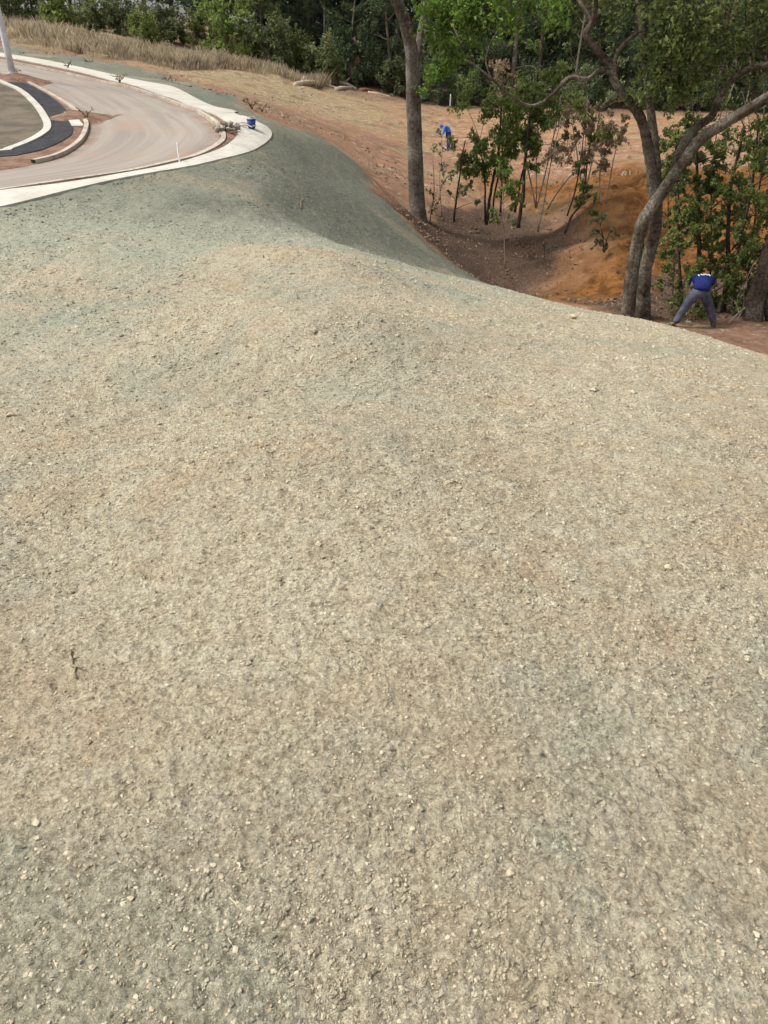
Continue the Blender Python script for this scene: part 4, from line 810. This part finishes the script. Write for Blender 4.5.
def worker_near():
    b = hit(692, 330.5, 14.6); b = at(692, 330, 16.15); b[2] = ground(b[0], b[1]) + .0
    t = thing('person', b, 'worker in navy shirt and slate trousers bending over with legs apart, seen from behind', 'person')
    hip = np.array([-.02, 0, .80])
    legs = {}
    for s, fx, kx in ((-1, -.42, -.25), (1, .46, .30)):
        legs[s] = [(s * .10 - .01, .0, .80), (s * .16, .02, .66), (kx, .06, .44), ((kx + fx) / 2, .03, .26), (fx, .0, .09)]
    J = {'pelvis': (-.01, .0, .84, (.15, .12)), 'waist': (.02, .11, .92, (.14, .10)), 'chest': (.12, .31, .95, (.16, .11)), 'sh': (.19, .47, .94, (.13, .09)), 'neck': (.22, .57, .89, .055), 'head0': (.24, .65, .82, .085), 'head': (.25, .70, .75, (.095, .085)), 'chin': (.25, .71, .66, .055)}
    E = chain('pelvis', 'waist', 'chest', 'sh', 'neck', 'head0', 'head', 'chin')
    for s in (-1, 1):
        n_ = 'L' if s < 0 else 'R'; rr = [.10, .095, .062, .055, .04]
        for i, p in enumerate(legs[s]): J[f'{n_}l{i}'] = (*p, rr[i])
        J[f'{n_}toe'] = (legs[s][4][0] + s * .03, .15, .04, .035); E += chain('pelvis', *[f'{n_}l{i}' for i in range(5)], f'{n_}toe')
    arms = {'L': [(.02, .47, .93), (-.03, .50, .72), (-.01, .44, .50)], 'R': [(.36, .45, .94), (.44, .48, .76), (.24, .46, .56)]}
    for n_, a in arms.items():
        for i, p in enumerate(a): J[f'{n_}a{i}'] = (*p, [.065, .045, .028][i])
        E += chain('sh', *[f'{n_}a{i}' for i in range(3)])
        w = np.array(a[2]); e = np.array(a[1]); hand(J, E, f'{n_}a2', np.array([.03, .40, .40]) - w if n_ == 'L' else np.array([.06, .42, .48]) - w, (1, 0, 0), 1, n_)
    J['nose'] = (.25, .79, .71, .016); E += chain('head', 'nose')
    skin('body', J, E, M['skin'], t)
    # clothing
    S = {'a': (-.015, -.04, .80, (.20, .17)), 'a2': (.0, .0, .90, (.195, .165)), 'b': (.06, .12, .96, (.19, .155)), 'c': (.13, .30, .975, (.20, .14)), 'd': (.19, .46, .96, (.175, .12)), 'e': (.215, .54, .925, .085),
         'l0': (.01, .47, .94, .085), 'l1': (-.02, .49, .79, .072), 'r0': (.37, .45, .95, .09), 'r1': (.43, .475, .80, .078)}
    sh = skin('shirt', S, chain('a', 'a2', 'b', 'c', 'd', 'e') + chain('d', 'l0', 'l1') + chain('d', 'r0', 'r1'), M['navy'], t)
    T = {'p': (-.01, -.02, .80, (.185, .155)), 'w': (.0, .03, .95, (.175, .15))}
    Et = [('p', 'w')]
    for s in (-1, 1):
        n_ = 'L' if s < 0 else 'R'; rr = [.135, .125, .095, .085, .078]
        L5 = legs[s]; pts = [L5[0], L5[1], L5[2], L5[3], (L5[4][0], L5[4][1], .11)]
        for i, p in enumerate(pts): T[f'{n_}{i}'] = (*p, rr[i])
        Et += chain('p', *[f'{n_}{i}' for i in range(5)])
    skin('trousers', T, Et, M['trouser'], t)
    for s in (-1, 1):
        f = legs[s][4]; B = {'h': (f[0], f[1] - .03, .05, .05), 'a': (f[0], f[1] + .01, .12, .055), 'm': (f[0] + s * .02, f[1] + .12, .045, .045), 't': (f[0] + s * .03, f[1] + .21, .04, .042)}
        skin('boot', B, [('h', 'a'), ('h', 'm'), ('m', 't')], M['boot'], t)
    Hh = {'a': (.23, .60, .91, .075), 'b': (.25, .73, .82, .085), 'c': (.25, .78, .76, .05)}; skin('hair', Hh, chain('a', 'b', 'c'), M['hair'], t)
    # white print across the shoulders of the shirt: strokes laid on the cloth
    bpy.context.view_layer.update(); m = MB()
    def onshirt(x, y):
        ok, loc, nr, _ = sh.ray_cast(Vector((x, y, 2.)), Vector((0, 0, -1))); return np.array(loc) + np.array(nr) * .006 if ok else None
    def stroke(pts, r=.011):
        P = [onshirt(*p) for p in pts]; P = [p for p in P if p is not None]
        if len(P) > 1: m.tube(np.array(P), [r] * len(P), 6)
    for x0, sh_ in ((.0, 'I'), (.055, 'U'), (.15, 'V'), (.225, 'I')):
        y0, y1 = .235, .325
        dx_ = {'I': [[(0, y0), (.0, (y0 + y1) / 2), (0, y1)]], 'U': [[(0, y1), (0, y0 + .02), (.03, y0), (.06, y0 + .02), (.06, y1)]], 'V': [[(0, y1), (.025, y0), (.05, y1)]]}[sh_]
        for L_ in dx_: stroke([(x0 + a_, b_) for a_, b_ in L_])
    m.build('print', M['print'], sh, True)
    # hoe / digging tool held in the hands
    tl = thing('hand_tool', b + np.array([.02, .40, 0]), 'short-handled digging tool held to the ground between the legs of the bending worker', 'tool')
    m = MB(); m.tube([[0, 0, .04], [.01, .02, .35], [.03, .03, .62]], [.014, .015, .016], 10); m.build('handle', M['wood_red'], tl, True)
    m = MB(); m.box((0, -.05, .03), (.12, .13, .012)); m.tube([[0, 0, .0], [0, 0, .07]], [.02, .02], 10); m.build('blade', M['rubble'], tl)
worker_near()
def worker_far():
    b = hit(448.3, 151); K = 1.0
    t = thing('person', b, 'distant worker in light blue shirt, cap and indigo trousers stooping on the cleared field', 'person')
    legs = {-1: [(-.02, -.09, .90), (.0, -.10, .5), (.03, -.10, .08)], 1: [(-.02, .09, .90), (-.04, .10, .48), (-.02, .10, .08)]}
    J = {'pelvis': (.0, 0, .94, (.13, .15)), 'waist': (-.04, 0, 1.06, (.11, .14)), 'chest': (-.16, 0, 1.24, (.12, .17)), 'sh': (-.26, 0, 1.34, (.09, .15)), 'neck': (-.35, 0, 1.37, .055), 'h0': (-.43, 0, 1.37, .085), 'head': (-.48, 0, 1.33, (.10, .085)), 'chin': (-.50, 0, 1.24, .05)}
    E = chain('pelvis', 'waist', 'chest', 'sh', 'neck', 'h0', 'head', 'chin')
    for s in (-1, 1):
        for i, p in enumerate(legs[s]): J[f'{s}l{i}'] = (*p, [.09, .06, .04][i])
        J[f'{s}t'] = (legs[s][2][0] - .15, legs[s][2][1], .04, .035); E += chain('pelvis', f'{s}l0', f'{s}l1', f'{s}l2', f'{s}t')
        for i, p in enumerate([(-.28, s * .2, 1.32), (-.32, s * .24, 1.05), (-.5, s * .12, .88)]): J[f'{s}a{i}'] = (*p, [.06, .042, .028][i])
        E += chain('sh', f'{s}a0', f'{s}a1', f'{s}a2'); hand(J, E, f'{s}a2', (-.6, -s * .3, -.5), (0, 1, 0), 1, str(s))
    J['nose'] = (-.56, 0, 1.27, .015); E += [('head', 'nose')]
    skin('body', J, E, M['skin'], t)
    S = {'a': (.01, 0, .95, (.16, .19)), 'b': (-.05, 0, 1.08, (.15, .18)), 'c': (-.16, 0, 1.25, (.15, .2)), 'd': (-.26, 0, 1.35, (.12, .18))}
    Es = chain('a', 'b', 'c', 'd')
    for s in (-1, 1):
        S[f'{s}0'] = (-.28, s * .2, 1.33, .08); S[f'{s}1'] = (-.32, s * .24, 1.06, .065); S[f'{s}2'] = (-.45, s * .15, .92, .05); Es += chain('d', f'{s}0', f'{s}1', f'{s}2')
    skin('shirt', S, Es, M['sky_cloth'], t)
    T = {'p': (.0, 0, .92, (.16, .18))}; Et = []
    for s in (-1, 1):
        for i, p in enumerate(legs[s]): T[f'{s}{i}'] = (p[0], p[1], max(p[2], .1), [.12, .09, .08][i])
        Et += chain('p', f'{s}0', f'{s}1', f'{s}2')
    skin('trousers', T, Et, M['violet'], t)
    for s in (-1, 1):
        f = legs[s][2]; skin('boot', {'h': (f[0] + .02, f[1], .05, .05), 'm': (f[0] - .1, f[1], .045, .045), 't': (f[0] - .2, f[1], .04, .04)}, chain('h', 'm', 't'), M['boot'], t)
    skin('cap', {'a': (-.42, 0, 1.43, .085), 'b': (-.50, 0, 1.39, .10), 'c': (-.60, 0, 1.33, (.02, .07))}, chain('a', 'b', 'c'), M['sky_cloth'], t)
    q = np.random.default_rng(8); p = hit(445.4, 150.3); v, f = rocks(np.array([[0, 0, 0.]]), np.array([.11]), q, .9); o = link('sack', np_mesh('sack', v, f), M['white']); bv = o.modifiers.new('r', 'BEVEL'); bv.width = .03; bv.segments = 3
    o.location = p + np.array([0, 0, .07]); tag(o, 'small white bag on the soil at the feet of the distant worker', 'bag')
worker_far()

# ---------------------------------------------------------------- felled logs on the field
def log(p0, p1, r, mat, label, stub=0):
    r *= 1.5; a = hit(*p0); b = hit(*p1); L_ = b - a; m = MB(); q = np.random.default_rng(int(p0[0] * 3))
    P = catmull([a * 0, L_ * .35 + [0, 0, r * .4], L_ * .7 + [0, .1, r * .2], L_], 4); m.tube(P, taper(r, r * .6, len(P)), 9, .12, 3)
    for k in range(stub): i = 3 + 3 * k; m.tube([P[i], P[i] + [q.normal() * .4, q.normal() * .3, .5]], [r * .4, r * .2], 7)
    o = m.build('log', M[mat], None, True); o.location = a + np.array([0, 0, r * .8]); tag(o, label, 'log', 'felled logs lying on the cleared field')
log((296, 88), (320, 85), .16, 'wood_pale', 'pale debarked log at the left end of the felled pile', 1)
log((318, 86), (338, 91), .13, 'bark_pale', 'long crooked grey log in the middle of the felled pile', 1)
log((322, 84), (334, 86.5), .16, 'wood_red', 'reddish brown log chunk on top of the felled pile')
log((340, 85), (356, 91), .14, 'wood_pale', 'pale slanting log at the right of the felled pile', 1)
log((336, 92), (352, 90), .14, 'wood_pale', 'light broken log below the slanting one')
log((368, 95), (390, 99), .12, 'wood_pale', 'thin pale branch log furthest right toward the tall grey trunk')
log((300, 91), (312, 90), .09, 'wood_pale', 'thin pale pole in front of the left end of the pile')
log((360, 93), (376, 94), .15, 'wood_red', 'dark reddish log between the pile and the thin pale branch')
sone(103, 60, .4, 'pale boulder at the foot of the dry grass above the road', group='boulders')

# ---------------------------------------------------------------- dry grass, litter tufts (uncountable)
def blades(name, N, xy, hfun, seed, mat, label, cat, w=.035, lean=.35):
    q = np.random.default_rng(seed); x, y = xy(q, N); z = H(x, y) - .05; h = hfun(q, x, y)
    a = q.random(len(x)) * 6.28; w_ = w * (.6 + .8 * q.random(len(x)))
    bx = np.cos(a) * w_; by = np.sin(a) * w_; lx = q.normal(size=len(x)) * lean * h * .5; ly = q.normal(size=len(x)) * lean * h * .5
    b0 = np.stack([x - bx, y - by, z], -1); b1 = np.stack([x + bx, y + by, z], -1); m1 = np.stack([x + bx * .8 + lx * .4, y + by * .8 + ly * .4, z + h * .6], -1); t1_ = np.stack([x - bx * .5 + lx, y - by * .5 + ly, z + h], -1)
    v = np.stack([b0, b1, m1, t1_], 1).reshape(-1, 3); f = np.arange(len(v)).reshape(-1, 4)
    return tag(link(name, np_mesh(name, v, f), M[mat]), label, cat, kind='stuff')
GL = np.array([hit(*p)[:2] for p in [(-200, 14), (-100, 27), (8, 42), (60, 54), (98, 60), (175, 71), (219, 72), (280, 80), (318, 82), (345, 84)]])
def gxy(q, N):
    t = q.random(N) * (len(GL) - 1); i = t.astype(int); f = (t - i)[:, None]; p = GL[i] * (1 - f) + GL[np.minimum(i + 1, len(GL) - 1)] * f
    d = (q.random(N) ** 1.2) * 11 - 1.2 * q.random(N); p = p + np.stack([d * .25 + q.normal(size=N) * .3, d], -1); keep = fbm(p[:, 0] * .5, p[:, 1] * .5, 61) > .30 + q.random(N) * .2
    global GD; GD = d[keep]
    return p[keep, 0], p[keep, 1]
blades('dry_grass', 150000, gxy, lambda q, x, y: (.25 + .95 * q.random(len(x)) ** 1.4) * (.45 + fbm(x * .9, y * .9, 63) * 1.1) * (.3 + .7 * sstep(-1, 2.5, GD)), 61, 'grass', 'band of tall dry straw coloured grass beyond the road', 'grass', .012, .5)
def fxy(q, N):
    x = q.random(N) * 75 - 40; y = 36 + q.random(N) * 45; k = (fbm(x * .35, y * .35, 65) > .5) & (poly_sd(x, y, [p[:2] for p in plat] + [(-80, 90), (-80, -5)]) < -4) & (x < y * .9)
    return x[k], y[k]
blades('field_stubble', 26000, fxy, lambda q, x, y: .08 + .16 * q.random(len(x)), 66, 'grass', 'short dry stubble and cut grass scattered on the cleared field', 'grass', .05, .8)
# litter leaves in the hollow
q = np.random.default_rng(70); N = 4500; x = q.random(N) * 16 - 1; y = 17 + q.random(N) * 17
k = np.maximum(poly_sd(x, y, hollow), poly_sd(x, y, hollow2)) > -.3; x, y = x[k], y[k]; m = MB(); m.leaves(np.column_stack([x, y, H(x, y) + .06 + .05 * q.random(len(x))]), .085, .05, q, 0, 2.5)
tag(m.build('leaf_litter', M['leaf_dry']), 'fallen dry leaves covering the dark floor of the hollow', 'leaves', kind='stuff')
# clods on field and orange bank
q = np.random.default_rng(71); N = 7000; x = q.random(N) * 60 - 25; y = 19 + q.random(N) ** 1.3 * 50
k = (poly_sd(x, y, GZ) < -.5) & (poly_sd(x, y, [p[:2] for p in plat] + [(-80, 90), (-80, -5)]) < -1.5); x, y = x[k], y[k]; S = .03 + .05 * q.random(len(x)) ** 3
v, f = rocks(np.column_stack([x, y, H(x, y) + .04]), S, q); tag(link('soil_clods', np_mesh('soil_clods', v, f), M['redsoil']), 'loose soil clods scattered over the cleared field', 'clods', kind='stuff')

# ---------------------------------------------------------------- forest
def proto_tree(kind, seed):
    q = np.random.default_rng(seed); tr = MB(); lf = MB()
    if kind == 'pine':
        h = 19; P = np.array([[0, 0, -.3], [q.normal() * .15, 0, h * .4], [q.normal() * .4, q.normal() * .3, h * .75], [q.normal() * .5, 0, h]]); P = catmull(P, 5); tr.tube(P, taper(.22, .04, len(P)), 8, .08)
        for k in range(46):
            z = h * (.10 + .88 * k / 46); a = q.random() * 6.28; L_ = (1 - .7 * (z / h) ** 1.5) * (1.3 + 1.6 * q.random()); c = P[np.argmin(abs(P[:, 2] - z))]
            e = c + [math.cos(a) * L_, math.sin(a) * L_, L_ * (.25 * q.random() - .15)]; tr.tube([c, (c + e) / 2 + [0, 0, .1], e], [.04, .03, .01], 4)
            n_ = 85; t = q.random((n_, 1)) ** .6; lf.leaves(c + (e - c) * (.25 + .85 * t) + q.normal(size=(n_, 3)) * [.32, .32, .26], .40, .11, q, .2)
    elif kind == 'broad':
        h = 12; P = catmull(np.array([[0, 0, -.3], [.1, 0, 3], [q.normal() * .5, q.normal() * .4, 7], [q.normal() * .8, 0, h - 1]]), 5); tr.tube(P, taper(.2, .05, len(P)), 8, .08)
        for k in range(26):
            z = h * (.12 + .86 * q.random()); a = q.random() * 6.28; L_ = 1.0 + 2.2 * math.sin(math.pi * min(1, z / h * .8 + .15)) * q.random() ** .5; c = P[np.argmin(abs(P[:, 2] - z * .85))]
            e = np.array([c[0] + math.cos(a) * L_, c[1] + math.sin(a) * L_, z]); tr.tube([c, (c + e) / 2 + [0, 0, .1], e], [.06, .04, .02], 5); clump(lf, None, e, 1.0 + .5 * q.random(), 190, .30, q)
    elif kind == 'slim':
        h = 13; P = catmull(np.array([[0, 0, -.3], [q.normal() * .2, 0, 4], [q.normal() * .5, 0, 9], [q.normal() * .6, 0, h]]), 5); tr.tube(P, taper(.11, .03, len(P)), 7, .08)
        for k in range(18):
            z = h * (.30 + .7 * q.random()); a = q.random() * 6.28; c = P[np.argmin(abs(P[:, 2] - z))]; L_ = .5 + 1.3 * q.random(); e = c + [math.cos(a) * L_, math.sin(a) * L_, .5]; tr.tube([c, e], [.04, .015], 5); clump(lf, None, e, .7, 80, .26, q)
    elif kind == 'bush':
        for k in range(7):
            a = q.random() * 6.28; e = np.array([math.cos(a) * 1.1 * q.random(), math.sin(a) * 1.1 * q.random(), 1.0 + 1.5 * q.random()]); tr.tube([[0, 0, -.1], e * [.5, .5, .6], e], [.05, .04, .02], 5); clump(lf, None, e, .95, 230, .24, q)
        for k in range(5):
            a = k * 1.26; clump(lf, None, np.array([math.cos(a) * 1.0, math.sin(a) * 1.0, .6]), .8, 130, .24, q)
    return np_mesh('trunk', np.vstack(tr.v), np.vstack(tr.f)), np_mesh('crown', np.vstack(lf.v), np.vstack(lf.f))
PR = {k: [proto_tree(k, 100 + 10 * i + j) for j in range(n_)] for i, (k, n_) in enumerate([('pine', 3), ('broad', 3), ('slim', 2), ('bush', 3)])}
LMAT = {}
def crown_mesh(kind, v, mat):
    k = (kind, v, mat)
    if k not in LMAT:
        me = PR[kind][v][1].copy(); me.materials.append(M[mat]); LMAT[k] = me
    return LMAT[k]
for kk in PR:
    for tm, _ in PR[kk]: tm.materials.append(M['bark_pale'] if kk == 'slim' else M['pine_bark']); tm.polygons.foreach_set('use_smooth', np.ones(len(tm.polygons), bool))
def ftree(kind, x, y, s, mat, label, group, q, name=None, cat='tree', sz=1.):
    v = int(q.integers(len(PR[kind]))); z = ground(x, y)
    t = thing(name or ('shrub' if kind == 'bush' else 'tree'), (x, y, z), label, cat, group, q.random() * 6.28); t.scale = (s, s, s * sz)
    link('stem' if kind == 'bush' else 'trunk', PR[kind][v][0], None, t); link('foliage' if kind == 'bush' else 'crown', crown_mesh(kind, v, mat), None, t); return t
q = np.random.default_rng(200)
GF = 'trees along the front of the dark wood'
# front row individually, px columns at the wood's edge
for i, px in enumerate(np.arange(330, 860, 26)):
    Y = 84 + q.normal() * 1.5; x = (px + q.normal() * 6 - 384) / 850 * Y
    kind = ['broad', 'slim', 'broad', 'pine'][i % 4]; s = .85 + .35 * q.random()
    ftree(kind, x, Y, s, {'broad': 'leaf_dark', 'slim': 'leaf_olive', 'pine': 'leaf_pine'}[kind], {'broad': 'dark leafy tree in the front row of the wood beyond the cleared field', 'slim': 'thin pale-stemmed tree with sparse olive leaves at the wood edge beyond the field', 'pine': 'dark conifer in the front row of the wood beyond the cleared field'}[kind], {'broad': GF, 'slim': 'thin trees at the wood edge', 'pine': 'dark conifers at the wood edge'}[kind], q)
for i, px in enumerate(np.arange(-60, 340, 24)):
    Y = 88 + q.normal() * 2.5; x = (px + q.normal() * 7 - 384) / 865 * Y; s = .9 + .3 * q.random()
    ftree('pine', x, Y, s, 'leaf_pine', 'tall thin dark pine standing behind the bushes above the dry grass', 'pines behind the bushes above the grass', q)
# bushes behind the grass
bl = [(20, 84, 1.3, 'leaf_olive'), (45, 86, 1.0, 'leaf_lime'), (70, 78, 1.1, 'leaf_mid'), (98, 79, 1.1, 'leaf_olive'), (125, 80, 1.2, 'leaf_olive'), (150, 78, 1.0, 'leaf_mid'), (175, 80, 1.15, 'leaf_olive'), (200, 82, .9, 'leaf_mid'),
      (232, 79, 1.5, 'leaf_lime'), (252, 81, 1.1, 'leaf_mid'), (272, 80, 1.35, 'leaf_olive'), (300, 82, 1.2, 'leaf_mid'), (322, 81, 1.3, 'leaf_olive'), (350, 83, 1.2, 'leaf_dark'), (375, 84, 1.1, 'leaf_dark'), (-15, 84, 1.3, 'leaf_mid'), (-50, 84, 1.4, 'leaf_olive')]
for px, Y, s, mt in bl:
    x = (px - 384) / 860 * Y
    lab = {'leaf_olive': 'dull olive bush behind the band of dry grass', 'leaf_mid': 'mid green bush behind the band of dry grass', 'leaf_dark': 'dark green bush at the foot of the wood right of the dry grass', 'leaf_lime': 'bright lime green bush standing out before the dark pines' if px > 100 else 'yellow green bush at the upper left behind the dry grass'}[mt]
    ftree('bush', x, Y, s, mt, lab, {'leaf_olive': 'olive bushes behind the dry grass', 'leaf_mid': 'green bushes behind the dry grass', 'leaf_dark': 'dark bushes at the wood foot', 'leaf_lime': None}[mt], q, cat='bush', sz=1.0 if px < 340 else 1.3)
ftree('broad', (268 - 384) / 860 * 86, 84, .62, 'leaf_lime', 'slim fresh green young tree against the dark pines, right of the lime bush', None, q)
# understory bushes along the wood foot on the right
for i, px in enumerate(np.arange(400, 860, 34)):
    Y = 81 + q.normal() * 1; x = (px + q.normal() * 5 - 384) / 850 * Y
    ftree('bush', x, Y, .8 + .5 * q.random(), 'leaf_dark' if i % 3 else 'leaf_olive', 'dark low bush at the foot of the wood beyond the cleared field' if i % 3 else 'dull olive bush at the foot of the wood beyond the field', 'low bushes along the wood foot' if i % 3 else 'olive bushes along the wood foot', q, cat='bush')
# the mass of the wood behind: one object
vs, fs, n0 = [], [], 0; q = np.random.default_rng(300)
def stamp(kind, x, y, s):
    global n0
    me = PR[kind][int(q.integers(len(PR[kind])))][1]; c = np.zeros(len(me.vertices) * 3, np.float32); me.vertices.foreach_get('co', c); c = c.reshape(-1, 3)
    a = q.random() * 6.28; R_ = np.array([[math.cos(a), -math.sin(a), 0], [math.sin(a), math.cos(a), 0], [0, 0, 1]])
    vs.append(c @ R_.T * s + [x, y, ground(x, y)]); fs.append(np.arange(len(c)).reshape(-1, 4) + n0); n0 += len(c)
for Y, st in ((92, 4.2), (98, 4.6), (105, 5)):
    for x in np.arange(-8, 75, st): stamp('pine' if q.random() < .55 else 'broad', x + q.normal(), Y + q.normal() * 1.5, 1.0 + .3 * q.random())
for x in np.arange(-75, -8, 5.0): stamp('pine', x + q.normal(), 97 + q.normal() * 2, 1 + .3 * q.random())
for Y in (112, 118, 125):
    for x in np.arange(-24, 95, 4.0): stamp('broad', x + q.normal(), Y, 1.7)
tag(link('wood', np_mesh('wood', np.vstack(vs), np.vstack(fs)), M['leaf_pine']), 'dark mass of trees filling the depth of the wood', 'wood', kind='stuff')

# ---------------------------------------------------------------- labels of look-alikes: told apart by their order along the wood
ORD = ['leftmost', 'second from the left', 'third from the left', 'fourth from the left', 'fifth from the left', 'sixth from the left', 'seventh from the left', 'eighth from the left', 'ninth from the left', 'tenth from the left', 'eleventh from the left', 'twelfth from the left', 'thirteenth from the left', 'fourteenth from the left', 'fifteenth from the left', 'sixteenth from the left', 'seventeenth from the left', 'eighteenth from the left']
SHORT = {'dark leafy tree in the front row of the wood beyond the cleared field': 'dark leafy tree in front row of the wood', 'dark conifer in the front row of the wood beyond the cleared field': 'dark conifer in front row of the wood',
         'thin pale-stemmed tree with sparse olive leaves at the wood edge beyond the field': 'thin pale-stemmed tree at the wood edge', 'tall thin dark pine standing behind the bushes above the dry grass': 'tall thin dark pine behind the bushes',
         'dull olive bush behind the band of dry grass': 'dull olive bush behind the dry grass', 'mid green bush behind the band of dry grass': 'mid green bush behind the dry grass', 'dark green bush at the foot of the wood right of the dry grass': 'dark green bush right of the dry grass',
         'dark low bush at the foot of the wood beyond the cleared field': 'dark low bush at the wood foot', 'dull olive bush at the foot of the wood beyond the field': 'dull olive bush at the wood foot'}
for lab, sh_ in SHORT.items():
    L_ = sorted([o for o in COL.objects if o.get('label') == lab], key=lambda o: o.location.x / o.location.y)
    for i, o in enumerate(L_): o['label'] = sh_ + ', ' + ORD[min(i, 17)] + ' of its kind'
